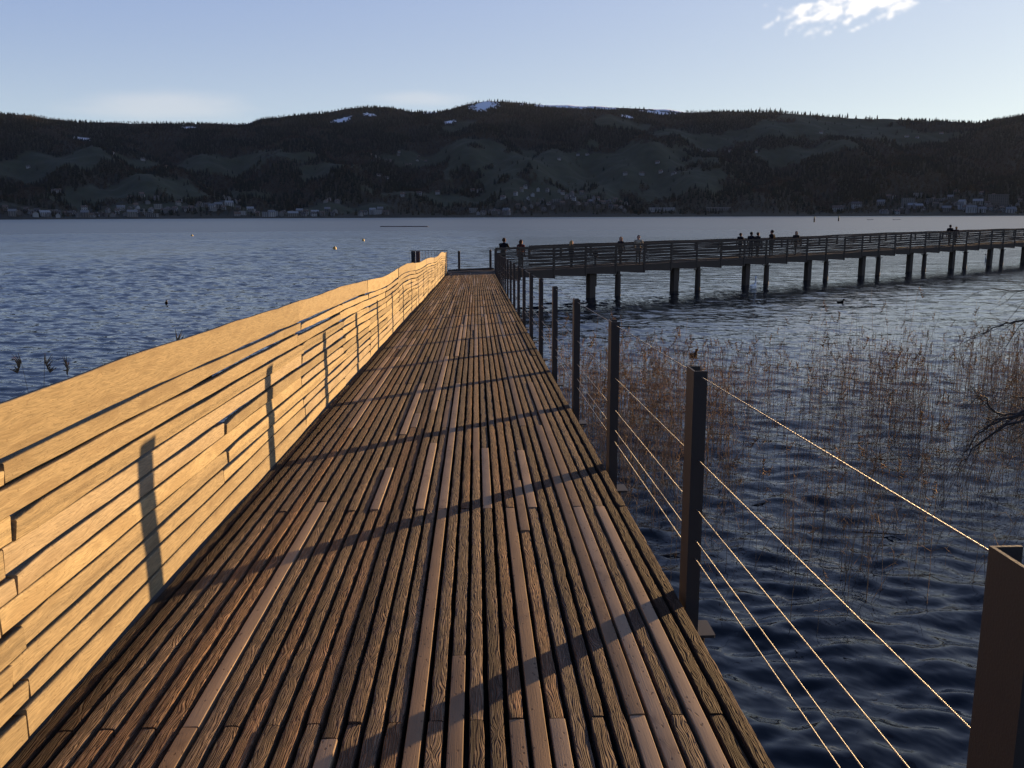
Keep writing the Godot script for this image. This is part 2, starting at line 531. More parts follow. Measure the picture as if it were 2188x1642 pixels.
# ---------------------------------------------------------------- buildings on the far shore
func house(label: String, group: String, p: Vector3, w: float, d: float, h: float, roof: float, wall_mat: Material, roof_mat: Material, turn: float, storeys: int, called := "house", category := "house") -> void:
	var t := thing(called, label, category, p - Vector3(0, 2.0, 0), group)
	t.rotation.y = turn
	var H := h + 2.0
	var st := begin()
	if roof > 0.0:
		extrude(st, PackedVector2Array([Vector2(-d / 2, 0), Vector2(d / 2, 0), Vector2(d / 2, H), Vector2(0, H + roof), Vector2(-d / 2, H)]), Vector3(-w / 2, 0, 0), Vector3(0, 0, 1), Vector3.UP, Vector3(w, 0, 0))
	else:
		extrude(st, PackedVector2Array([Vector2(-d / 2, 0), Vector2(d / 2, 0), Vector2(d / 2, H), Vector2(-d / 2, H)]), Vector3(-w / 2, 0, 0), Vector3(0, 0, 1), Vector3.UP, Vector3(w, 0, 0))
	piece("wall", st.commit(), wall_mat, t)
	st = begin()
	if roof > 0.0:
		var e := 0.7
		var k := roof / (d / 2)
		extrude(st, PackedVector2Array([Vector2(-d / 2 - e, H - e * k), Vector2(0, H + roof), Vector2(d / 2 + e, H - e * k), Vector2(d / 2 + e, H - e * k + 0.4), Vector2(0, H + roof + 0.45), Vector2(-d / 2 - e, H - e * k + 0.4)]), Vector3(-w / 2 - e, 0, 0), Vector3(0, 0, 1), Vector3.UP, Vector3(w + 2 * e, 0, 0))
	else:
		extrude(st, slab(w + 0.8, d + 0.8, 0.1), Vector3(0, H + 0.01, 0), Vector3.RIGHT, Vector3(0, 0, 1), Vector3(0, 0.6, 0))
	var ro := piece("roof", st.commit(), roof_mat, t)
	if roof > 0.0:
		st = begin()
		extrude(st, slab(0.9, 0.9, 0.05), Vector3(w * 0.22, H + roof * 0.4, d * 0.12), Vector3.RIGHT, Vector3(0, 0, 1), Vector3(0, roof * 0.6 + 0.9, 0))
		piece("chimney", st.commit(), wall_mat, ro)
	var cols := maxi(2, int(w / 4.0))
	st = begin()
	extrude(st, slab(1.5, 1.6, 0.02), Vector3.ZERO, Vector3.RIGHT, Vector3.UP, Vector3(0, 0, 0.12))
	var pane := st.commit()
	for s in storeys:
		for c in cols:
			var o := piece("window", pane, M.pane, t)
			o.position = Vector3(-w / 2 + (c + 0.5) * w / cols, 2.0 + (s + 0.55) * h / storeys, d / 2)

func nth(k: int) -> String:
	var words := ["first", "second", "third", "fourth", "fifth", "sixth", "seventh", "eighth", "ninth", "tenth"]
	if k < 10: return words[k]
	var n := k + 1
	var end := "th"
	if n / 10 % 10 != 1: end = ["th", "st", "nd", "rd", "th", "th", "th", "th", "th", "th"][n % 10]
	return str(n) + end

func town() -> void:
	M.pane = plain(0.03, 0.035, 0.045, 0.25)
	var walls := [plain(0.21, 0.20, 0.185), plain(0.155, 0.147, 0.135), plain(0.12, 0.108, 0.094), plain(0.31, 0.30, 0.285)]
	var roofs := [plain(0.10, 0.07, 0.055), plain(0.075, 0.065, 0.06), plain(0.13, 0.085, 0.065)]
	var tones := ["pale", "grey", "brownish", "white"]
	var flats := [plain(0.16, 0.16, 0.16), plain(0.24, 0.24, 0.24)]
	var r := RandomNumberGenerator.new(); r.seed = 101
	# bearing from, to, distance from, to, how many, share of large blocks, label, group
	var boxes := [
		[-27.0, -19.3, 2075, 2290, 36, 0.25, "in the shoreline town at the far left", "houses of the town at the far left shore"],
		[-20.6, -14.3, 2180, 2560, 38, 0.1, "on the slope above the left town", "houses on the slope above the left town"],
		[-16.4, -13.1, 2070, 2300, 9, 0.7, "at the shore below the left slope", "shore blocks below the left slope"],
		[-13.0, -8.7, 2065, 2200, 16, 0.45, "on shore left of the fence end", "buildings on the shore left of the middle"],
		[-7.5, -5.5, 2065, 2160, 7, 0.4, "just left of the fence end", "buildings on the shore near the middle"],
		[-9.4, -8.4, 2370, 2420, 4, 0.0, "in the short row above the shore", "row of four white houses"],
		[-0.2, 2.3, 2070, 2220, 11, 0.2, "behind the slatted bridge start", "buildings on the shore behind the slatted bridge start"],
		[2.5, 9.8, 2190, 2640, 46, 0.08, "in the hillside village right of the middle", "houses of the hillside village"],
		[24.4, 31.9, 2085, 2540, 46, 0.35, "in the shoreline town at the far right", "buildings of the town at the far right shore"],
		[-6.9, -2.9, 3560, 3780, 13, 0.0, "in the hamlet high on the left hillside", "houses of the hamlet on the left hillside"]]
	for b in boxes:
		for k in b[4]:
			var f: float = (k + r.randf()) / b[4]
			var az: float = lerpf(b[0], b[1], f)
			var dist: float = lerpf(b[2], b[3], pow(r.randf(), 1.3))
			var p := at_bearing(az, dist)
			var turn := deg_to_rad(-az) + r.randf_range(-0.5, 0.5)
			var tone := r.randi() % 4
			var where: String = "%s, %s from its left end" % [b[6], nth(k)]
			if r.randf() < b[5]:
				var flat := r.randf() < 0.6
				house("%s %s block %s" % [tones[tone], "flat-roofed" if flat else "gabled", where], b[7], p, r.randf_range(12, 22), r.randf_range(9, 12), r.randf_range(7, 11), 0.0 if flat else 4.0, walls[tone], flats[r.randi() % 2], turn, 4)
			else:
				var wide := r.randf_range(8, 12)
				house("%s house %s" % [tones[tone], where], b[7], p, wide, r.randf_range(8, 10), r.randf_range(5.0, 8), r.randf_range(2.6, 4.0), walls[tone], roofs[r.randi() % 3], turn + (PI / 2 if r.randf() < 0.4 else 0.0), 2)
	var farms := FARMS.duplicate()
	farms.sort_custom(func(m, n): return m[0] < n[0])
	var fk := 0
	for f in farms:
		fk += 1
		house("lone white farmhouse on the open hillside, %s of these from the left" % nth(fk - 1), "farmhouses scattered over the hillside", at_bearing(f[0], f[1]), r.randf_range(11, 17), 9.0, 6.0, 4.0, walls[3], roofs[r.randi() % 3], deg_to_rad(-f[0]) + r.randf_range(-0.6, 0.6), 2, "farmhouse", "farmhouse")
	# single large ones
	house("long white flat building on the shore below the dark wood", "", at_bearing(11.75, 2200), 62, 14, 9, 0.0, walls[3], flats[0], deg_to_rad(-11.7), 3, "long_building", "building")
	house("low long pale hall on the shore, centre right", "", at_bearing(15.2, 2200), 56, 14, 7, 0.0, walls[1], flats[1], deg_to_rad(-15.2), 2, "long_building", "building")
	house("large white house with two gables, left of the right town", "", at_bearing(22.2, 2240), 26, 14, 11, 5.0, walls[3], roofs[0], deg_to_rad(-22.2), 3, "villa", "house")
	house("white gabled villa just right of the large white house", "", at_bearing(23.2, 2300), 22, 12, 10, 5.0, walls[3], roofs[1], deg_to_rad(-23.2), 3, "villa", "house")
	house("tall grey apartment block at the right end of the town", "", at_bearing(30.6, 2260), 40, 16, 27, 0.0, walls[2], flats[0], deg_to_rad(-30.6), 8, "apartment_block", "building")
	house("broad grey apartment block at the left end of the right town", "", at_bearing(26.0, 2330), 30, 15, 20, 0.0, walls[1], flats[0], deg_to_rad(-26), 6, "apartment_block", "building")
	house("tall white building with stair tower in the left town", "", at_bearing(-23.05, 2130), 12, 12, 21, 3.0, walls[3], roofs[0], deg_to_rad(23), 6, "tower_house", "building")

# ---------------------------------------------------------------- water
func wave(x: float, z: float, cell: float) -> float:
	var h := 0.0
	# rougher out on the lake, calmer among the reeds
	var calm := smoothstep(-3.0, 12.0, x)
	var k := lerpf(1.0, lerpf(0.52, 0.36, smoothstep(14.0, 40.0, -z)), calm)
	var gust := (0.85 + 0.5 * noise.get_noise_2d(x * 2.0, z * 1.2)) * lerpf(1.0, lerpf(1.9, 1.2, calm), smoothstep(40.0, 160.0, -z))
	for q in [[4.5, 0.05, 0.05, 20.0], [2.1, 0.062, 0.12, 0.0], [0.9, 0.060, -0.22, 40.0], [0.5, 0.056, 0.3, 90.0], [0.27, 0.030, -0.1, 140.0]]:
		var lam: float = q[0]
		var keep := 1.0 - smoothstep(0.42, 1.0, cell / lam)
		if keep <= 0.0: continue
		var c := cos(q[2]); var s := sin(q[2])
		var u := (x * c + z * s) / (lam * 2.3)
		var v := (z * c - x * s) / lam
		h += q[1] * keep * k * gust * wave_noise.get_noise_2d(u + q[3], v)
	return h

var wave_noise := FastNoiseLite.new()

func make_water() -> void:
	wave_noise.noise_type = FastNoiseLite.TYPE_SIMPLEX_SMOOTH
	wave_noise.frequency = 1.0
	wave_noise.fractal_type = FastNoiseLite.FRACTAL_NONE
	wave_noise.seed = 6
	var azs := []
	var a := -180.0
	while a < -40.0:
		azs.append(a); a += 5.0
	a = -40.0
	while a < 42.0:
		azs.append(a); a += 0.14
	while a <= 180.01:
		azs.append(minf(a, 180.0)); a += 6.0
	if azs[-1] < 180.0: azs.append(180.0)
	var rs := [0.5, 2.0, 4.0]
	var r := 5.0
	while r < 300.0:
		rs.append(r); r += maxf(0.045, r * 0.0046)
	while r < 6500.0:
		rs.append(r); r *= 1.06
	var v := PackedVector3Array(); var idx := PackedInt32Array(); var uv := PackedVector2Array()
	var na := azs.size(); var nr := rs.size()
	v.resize(na * nr); uv.resize(na * nr)
	for i in na:
		var az := deg_to_rad(azs[i])
		var s := sin(az); var c := cos(az)
		var fine: bool = azs[i] >= -40.0 and azs[i] < 42.0
		for j in nr:
			var q: float = rs[j]
			var x := q * s; var z := -q * c
			var y := 0.0
			if fine and q > 4.5 and q < 300.0:
				y = wave(x, z, maxf(0.045, q * 0.0046))
			v[i * nr + j] = Vector3(x, y, z)
			uv[i * nr + j] = Vector2((x * 0.83 + z * 0.56) / 13.0, (z * 0.83 - x * 0.56) / 8.5)
	var zones := []
	for k in 8: zones.append(PackedInt32Array())
	for i in na - 1:
		for j in nr - 1:
			var p := i * nr + j
			var quad_ := PackedInt32Array([p, p + 1, p + nr, p + nr, p + 1, p + nr + 1])
			var zone := 0
			while zone < 7 and rs[j] > [40.0, 55.0, 75.0, 100.0, 140.0, 200.0, 290.0][zone]: zone += 1
			zones[zone].append_array(quad_)
	var ripple := NoiseTexture2D.new()
	ripple.width = 1024; ripple.height = 1024; ripple.seamless = true; ripple.normalize = true
	var n := FastNoiseLite.new()
	n.noise_type = FastNoiseLite.TYPE_SIMPLEX_SMOOTH
	n.frequency = 0.02; n.fractal_octaves = 3; n.seed = 31
	ripple.noise = n
	var m := StandardMaterial3D.new()
	m.albedo_color = lin(0.006, 0.010, 0.016)
	m.roughness = 0.03
	m.metallic_specular = 0.36
	m.heightmap_enabled = true
	m.heightmap_texture = ripple
	m.heightmap_scale = 1.5
	# farther out the small ripples are finer than a pixel: less relief, more spread
	var every := PackedInt32Array()
	for q in zones: every.append_array(q)
	var mesh := solid(v, every, uv)
	var arr := mesh.surface_get_arrays(0)
	mesh = ArrayMesh.new()
	for k in 8:
		arr[Mesh.ARRAY_INDEX] = zones[k]
		mesh.add_surface_from_arrays(Mesh.PRIMITIVE_TRIANGLES, arr)
		var mk := m.duplicate() as StandardMaterial3D
		mk.roughness = [0.03, 0.07, 0.10, 0.14, 0.18, 0.22, 0.26, 0.30][k]
		mk.heightmap_scale = [1.5, 1.4, 1.3, 1.2, 1.0, 0.9, 0.8, 0.7][k]
		mesh.surface_set_material(k, mk)
	var o := piece("water", mesh, null, self)
	tag(o, "", "", "", "structure")

# ---------------------------------------------------------------- boardwalk
# a plank lying along z; edges uneven, top edges rounded
func plank_mesh(x: float, z0: float, z1: float, w: float, wear: float, lift: float, tilt: float, sd: int, tex: Vector2, coarse := false) -> ArrayMesh:
	var r := RandomNumberGenerator.new(); r.seed = sd
	var n := maxi(2, int(absf(z1 - z0) / (0.8 if coarse else 0.1)))
	var v := PackedVector3Array(); var uv := PackedVector2Array(); var idx := PackedInt32Array()
	var u0 := r.randf() * (tex.x - w)
	var v0 := r.randf()
	var b := 0.0022 + wear * 1.3
	for i in n + 1:
		var z := lerpf(z0, z1, float(i) / n)
		var f := 1.0
		if wear > 0.001 and (i == 0 or i == n): f = 0.93
		var wl := r.randfn(0.0, wear) ; var wr := r.randfn(0.0, wear)
		var up := r.randfn(0.0, wear * 0.35)
		var l := -w / 2 * f + clampf(wl, -0.005, 0.005)
		var rr := w / 2 * f + clampf(wr, -0.005, 0.005)
		var y := deck_y(z) + lift
		var pr := [Vector2(l, -0.14), Vector2(l, -b * 1.2), Vector2(l + b * 0.35, -b * 0.4), Vector2(l + b * 1.1, up), Vector2((l + rr) / 2, up + 0.0006 + wear * 0.3), Vector2(rr - b * 1.1, up), Vector2(rr - b * 0.35, -b * 0.4), Vector2(rr, -b * 1.2), Vector2(rr, -0.14)]
		for p in pr:
			v.append(Vector3(x + p.x, y + p.y + p.x * tilt, z))
			uv.append(Vector2((u0 + w / 2 + p.x + (p.y if absf(p.y) > b else 0.0)) / tex.x, v0 + z / tex.y))
	var c := 9
	for i in n:
		for k in c - 1:
			var p := i * c + k
			idx.append_array([p, p + c, p + 1, p + 1, p + c, p + c + 1])
	for e in [0, n]:
		var first := v.size()
		for k in c:
			v.append(v[e * c + k]); uv.append(uv[e * c + k])
		for k in c - 2:
			if e == 0: idx.append_array([first, first + k + 1, first + k + 2])
			else: idx.append_array([first, first + k + 2, first + k + 1])
	return solid(v, idx, uv)

func boardwalk() -> void:
	var root := thing("wooden_boardwalk", "long boardwalk of narrow weathered planks running out over the lake", "boardwalk", Vector3(0, deck_y(-2.0), -2.0))
	var r := RandomNumberGenerator.new(); r.seed = 17
	var cols := 35
	var pitch := (EDGE - 0.025 - (FACE + 0.03)) / (cols - 1)
	# column, from z, to z of smooth replaced lengths that the photograph shows near the camera
	var fresh := [[7, -5.55, -2.0], [18, -5.35, -0.35], [18, -10.35, -5.35], [22, -7.0, -5.35], [24, -5.35, -0.35], [25, -6.0, -4.9], [26, -6.9, -5.35], [29, -7.85, -2.85], [30, -5.35, -0.35], [32, -5.35, -0.35], [12, -6.4, -5.35], [16, -7.2, -5.35], [20, -3.35, -0.35], [29, -2.85, 1.0], [23, -2.85, 1.0], [14, -2.75, 0.2], [25, -2.95, 0.5], [17, -9.2, -7.85], [13, -8.5, -7.85], [21, -7.85, -6.6], [3, -13.5, -9.2], [15, -12.85, -9.6]]
	var list := []
	for c in cols:
		var cut := [1.0]
		var z := -0.35 if c % 2 == 0 else -2.85
		while z > DECK_END + 0.4:
			cut.append(z); z -= 5.0
		cut.append(DECK_END)
		var segs := []
		for i in cut.size() - 1:
			segs.append([cut[i], cut[i + 1], 0])
		for f in fresh:
			if f[0] != c: continue
			var nxt := []
			for s in segs:
				var top: float = minf(s[0], f[2]); var low: float = maxf(s[1], f[1])
				if top - low < 0.15:
					nxt.append(s); continue
				if s[0] - top > 0.1: nxt.append([s[0], top, 0])
				nxt.append([top, low, 1])
				if low - s[1] > 0.1: nxt.append([low, s[1], 0])
			segs = nxt
		for s in segs:
			var kind: int = s[2]
			if kind == 0 and s[1] < -8.0 and c > 1 and c < 34:
				var q := r.randf()
				if q < 0.08: kind = 1
				elif q < 0.18:
					var m := lerpf(s[0], s[1], r.randf_range(0.25, 0.75))
					list.append([c, m, s[1], 1])
					list.append([c, s[0], m, 0])
					continue
			list.append([c, s[0], s[1], kind])
	list.sort_custom(func(a, b): return a[1] > b[1])
	var rest := {}
	for i in list.size():
		var p: Array = list[i]
		var x: float = FACE + 0.03 + pitch * p[0]
		var kind: int = p[3]
		var w := 0.0525 + r.randf_range(-0.002, 0.002) + (0.002 if kind == 1 else 0.0)
		var lift := r.randfn(0.0, 0.0022) + (0.0015 if kind == 1 else 0.0)
		if p[0] == 0: lift -= 0.012
		var tilt := r.randfn(0.0, 0.022)
		var mats: Array = M.new if kind == 1 else M.old
		var mat: StandardMaterial3D = mats[r.randi() % (3 if kind == 1 else 4)]
		if p[0] <= 1 or p[0] >= 33: mat = M.old[4]  # edge columns: shade and moss put into one darker tint
		var mesh := plank_mesh(x, p[1] - 0.004, p[2] + 0.004, w, 0.0003 if kind == 1 else 0.0013, lift, tilt, 1000 + i, M.tex_scale.new if kind == 1 else M.tex_scale.old, p[1] < -20.0)
		if i < 300:
			var o := placed("plank", mesh, mat, root)
			if kind == 1: tag(o, "smooth paler replacement plank")
		else:
			if not rest.has(mat):
				rest[mat] = begin()
			rest[mat].append_from(mesh, 0, Transform3D.IDENTITY)
	# the farthest planks, too narrow to tell apart
	var far := ArrayMesh.new()
	for mat in rest:
		rest[mat].set_material(mat)
		rest[mat].commit(far)
	if far.get_surface_count() > 0:
		var fo := MeshInstance3D.new()
		fo.name = "far_planks"
		fo.mesh = far
		root.add_child(fo, true)
		fo.position = -root.position
		tag(fo, "far end of the planking", "", "", "stuff")
	# bearers and piles below
	var z := -0.35
	var n := 0
	while z > DECK_END - 1.0:
		var st := begin()
		bar(st, Vector3(FACE - 0.22, deck_y(z) - 0.245, z), Vector3(EDGE - 0.1, deck_y(z) - 0.245, z), 0.16, 0.19, 0.01)
		placed("bearer", st.commit(), M.beam, root)
		if n % 3 == 0:
			for x in [-1.2, 0.6]:
				st = begin()
				extrude(st, slab(0.26, 0.26, 0.02), Vector3(x, -1.5, z), Vector3.RIGHT, Vector3(0, 0, 1), Vector3(0, deck_y(z) - 0.35 + 1.5, 0))
				placed("pile", st.commit(), M.beam, root)
		z -= 2.5
		n += 1
	for x in [-1.35, -0.14, 0.14, 0.72]:  # middle pair added wide, so plank gaps show dark, not bright water
		var st := begin()
		bar(st, Vector3(x, deck_y(1.0) - 0.45, 1.0), Vector3(x, deck_y(DECK_END) - 0.45, DECK_END), 0.27, 0.2, 0.01)
		placed("stringer", st.commit(), M.beam, root)
	var sf := begin()
	bar(sf, Vector3(EDGE - 0.06, deck_y(1.0) - 0.36, 1.0), Vector3(EDGE - 0.06, deck_y(DECK_END) - 0.36, DECK_END), 0.06, 0.42)
	placed("added_sun_screen", sf.commit(), M.beam, root)  # added beam: keeps low sun off the timbers seen through the gaps
	var st2 := begin()
	bar(st2, Vector3(FACE, deck_y(DECK_END) + 0.004, DECK_END - 0.14), Vector3(EDGE + 0.05, deck_y(DECK_END) + 0.004, DECK_END - 0.14), 0.22, 0.03)
	placed("added_dark_strip", st2.commit(), M.steel, root)  # added strip, stands in for the dark gap and rail shadow here

# ---------------------------------------------------------------- board fence
func fence_top(z: float) -> float:
	var far := smoothstep(-6.0, -20.0, z)
	return 1.165 - 0.05 * far + 0.006 * sin(z * 0.9 + 0.4) + far * (0.035 * sin(z * 0.62 + 1.0) + 0.03 * sin(z * 0.31 + 2.0))

func board_mesh(z0: float, z1: float, lo: float, hi: float, face: float, sd: int, clipped: bool, tk := 0.04) -> ArrayMesh:
	var r := RandomNumberGenerator.new(); r.seed = sd
	var n := maxi(4, int(absf(z1 - z0) / 0.2))
	var v := PackedVector3Array(); var uv := PackedVector2Array(); var idx := PackedInt32Array()
	var tex: Vector2 = M.tex_scale.fence
	var u0 := r.randf(); var v0 := r.randf()
	var lean := r.randf_range(-0.004, 0.010)
	var bow := r.randf_range(-0.003, 0.006)
	var ph := r.randf() * TAU
	for i in n + 1:
		var t := float(i) / n
		var z := lerpf(z0, z1, t)
		var y := deck_y(z)
		var wav := fence_top(z) - 1.165
		var share := smoothstep(-0.2, 1.1, (lo + hi) / 2)
		var a := lo + wav * share + 0.003 * sin(z * 1.7 + ph) + noise.get_noise_2d(z * 45.0, sd * 7.0) * 0.012 + r.randfn(0, 0.0006)
		var b := hi + wav * share + 0.003 * sin(z * 1.3 + ph * 2.0) + noise.get_noise_2d(z * 45.0, sd * 7.0 + 300.0) * 0.012 + r.randfn(0, 0.0006)
		if clipped and (i == 0 or i == n): b -= 0.014
		var x := face + bow * sin(PI * t)
		var c := 0.005
		var pr := [Vector2(x - tk, a), Vector2(x - c, a), Vector2(x - c * 0.2, a + c * 0.4), Vector2(x, a + c), Vector2(x + lean * 0.5, (a + b) / 2), Vector2(x + lean, b - c), Vector2(x + lean - c * 0.3, b - c * 0.3), Vector2(x + lean - c, b), Vector2(x + lean - tk, b)]
		for q in pr:
			v.append(Vector3(q.x, y + q.y, z))
			uv.append(Vector2(u0 + (q.y + (q.x - x) * 0.8) / tex.x, v0 + z / tex.y))
	var c2 := 9
	for i in n:
		for k in c2:
			var p := i * c2 + k
			var q := i * c2 + (k + 1) % c2
			idx.append_array([p, p + c2, q, q, p + c2, q + c2])
	for e in [0, n]:
		var first := v.size()
		for k in c2:
			v.append(v[e * c2 + k]); uv.append(uv[e * c2 + k])
		for k in c2 - 2:
			if e == 0: idx.append_array([first, first + k + 2, first + k + 1])
			else: idx.append_array([first, first + k + 1, first + k + 2])
	# the profile runs bottom to top on the inner side: turn the faces outward
	for k in range(0, idx.size(), 3):
		var s := idx[k + 1]; idx[k + 1] = idx[k + 2]; idx[k + 2] = s
	return solid(v, idx, uv)

func board_fence() -> void:
	var root := thing("board_fence", "sunlit fence of wavy horizontal boards along the left side of the boardwalk", "fence", Vector3(FACE, deck_y(-2.0), -2.0))
	var r := RandomNumberGenerator.new(); r.seed = 23
	# upper and lower edge of each course above the deck
	var rows := [[1.165, 0.985], [0.967, 0.896], [0.880, 0.796], [0.779, 0.703], [0.689, 0.605], [0.588, 0.507], [0.493, 0.416], [0.400, 0.317], [0.302, 0.228], [0.214, 0.123], [0.108, 0.008]]
	var sd := 300
	for k in rows.size():
		var z := 1.0
		var joint := -0.35
		var long := k % 3 == 0
		var first := true
		while z > DECK_END + 0.2:
			var step := 2.5
			if first:
				joint = [-2.7, -2.85, -2.62, -2.85, -2.78, -2.85, -2.72, -2.85, -2.74, -2.85, -2.8, -2.66][k]
				first = false
			else:
				step = 5.0 if (r.randf() < 0.45 or k == 0) else 2.5
				joint = z - step + r.randf_range(-0.04, 0.04)
			if joint < DECK_END + 1.2: joint = DECK_END
			sd += 1
			var row: Array = rows[k]
			var grow := r.randf_range(-0.008, 0.008)
			var face := FACE + r.randf_range(-0.006, 0.008)
			var split: bool = k > 0 and row[0] - row[1] > 0.08 and r.randf() < 0.12
			var mat: Material = M.fence[r.randi() % 4]
			if split:
				var mid: float = (row[0] + row[1]) / 2 + r.randf_range(-0.015, 0.015)
				placed("board", board_mesh(z - 0.006, joint + 0.006, row[1], mid - 0.003, face, sd, r.randf() < 0.5), mat, root)
				placed("board", board_mesh(z - 0.006, joint + 0.006, mid + 0.003, row[0] + grow, FACE + r.randf_range(-0.006, 0.006), sd + 5000, r.randf() < 0.5), M.fence[r.randi() % 4], root)
			else:
				placed("board", board_mesh(z - 0.006, joint + 0.006, row[1], row[0] + (0.0 if k == 0 else grow), face, sd, k > 0 and r.randf() < 0.5, 0.018 if k == 0 else 0.04), mat, root)
			z = joint
	var sb := begin()
	bar(sb, Vector3(FACE - 0.02, deck_y(1.0) - 0.11, 1.0), Vector3(FACE - 0.02, deck_y(DECK_END) - 0.11, DECK_END), 0.09, 0.17)
	placed("base_beam", sb.commit(), M.beam, root)
	var pz := -0.3
	while pz > DECK_END:
		var st := begin()
		extrude(st, slab(0.08, 0.12, 0.005), Vector3(FACE - 0.105, deck_y(pz) - 0.3, pz), Vector3.RIGHT, Vector3(0, 0, 1), Vector3(0, 1.3, 0))
		placed("post", st.commit(), M.dark_wood, root)
		pz -= 2.5
	var st3 := begin()
	extrude(st3, slab(0.09, 0.12, 0.008), Vector3(FACE - 0.03, deck_y(DECK_END) - 0.1, DECK_END - 0.085), Vector3.RIGHT, Vector3(0, 0, 1), Vector3(0, 1.2, 0))
	placed("end_post", st3.commit(), M.dark_wood, root)

# ---------------------------------------------------------------- cable railing
func cable_mesh(above: float, z0: float, z1: float, x: float) -> ArrayMesh:
	var v := PackedVector3Array(); var idx := PackedInt32Array(); var nrm := PackedVector3Array()
	var sides := 9
	var z := z0
	var rows := 0
	while z >= z1:
		var near := z > -7.0
		var rad := 0.0026
		var y := deck_y(z) + above
		for k in sides:
			var a := TAU * k / sides + z * 260.0
			var q: float = rad * (1.0 + (0.12 * (1 if k % 3 == 0 else -0.4) if near else 0.0))
			v.append(Vector3(x + cos(a) * q, y + sin(a) * q, z))
			nrm.append(Vector3(cos(a), sin(a), 0))
		rows += 1
		z -= 0.006 if near else 0.7
	for i in rows - 1:
		for k in sides:
			var p := i * sides + k
			var q := i * sides + (k + 1) % sides
			idx.append_array([p, p + sides, q, q, p + sides, q + sides])
	return solid(v, idx)

func cable_railing() -> void:
	var root := thing("cable_railing", "dark steel channel posts with thin wire ropes along the right edge", "railing", Vector3(EDGE + 0.05, deck_y(-2.0) - 0.2, -2.0))
	var x := EDGE + 0.035
	var chan := PackedVector2Array([Vector2(0, -0.07), Vector2(0.062, -0.07), Vector2(0.062, -0.062), Vector2(0.008, -0.062), Vector2(0.008, 0.062), Vector2(0.062, 0.062), Vector2(0.062, 0.07), Vector2(0, 0.07)])
	var z := -1.49
	while z > DECK_END - 0.5:
		var y := deck_y(z)
		var st := begin()
		extrude(st, chan, Vector3(x, y - 0.17, z), Vector3.RIGHT, Vector3(0, 0, 1), Vector3(0, 1.26, 0))
		var p := placed("post", st.commit(), M.steel, root)
		st = begin()
		extrude(st, slab(0.17, 0.16, 0.006), Vector3(x + 0.055, y - 0.185, z + 0.02), Vector3.RIGHT, Vector3(0, 0, 1), Vector3(0, 0.014, 0))
		extrude(st, slab(0.09, 0.12, 0.006), Vector3(x + 0.05, y - 0.40, z + 0.02), Vector3.RIGHT, Vector3(0, 0, 1), Vector3(0, 0.214, 0))
		piece("bracket", st.commit(), M.steel, p)
		z -= 2.45
	for above in [0.2, 0.288, 0.437, 0.673, 1.06]:
		placed("wire_rope", cable_mesh(above, 0.6, DECK_END, x + 0.036), M.cable, root)

# ---------------------------------------------------------------- second bridge
const B0 := Vector3(0, 0, -48.3327)
const BD := Vector3(0.81199, 0, -0.58367)
const BF := Vector3(-0.58367, 0, -0.81199)

func bridge_at(s: float, off: float, y := 0.0) -> Vector3:
	return B0 + BD * s + BF * off + Vector3(0, y, 0)

func rail_y(s: float) -> float:
	var y := 3.06
	for q in [[0.0, 3.06, 10.0, 3.08], [10.0, 3.08, 24.0, 3.09], [24.0, 3.09, 34.0, 3.13], [34.0, 3.13, 45.0, 3.22], [45.0, 3.22, 64.0, 3.26], [64.0, 3.26, 90.0, 3.3], [90.0, 3.3, 150.0, 3.3]]:
		if s >= q[0] and s <= q[2]: y = lerpf(q[1], q[3], (s - q[0]) / (q[2] - q[0]))
	return y + 0.018 * sin(s * 0.9) + 0.012 * sin(s * 2.3 + 1.0)

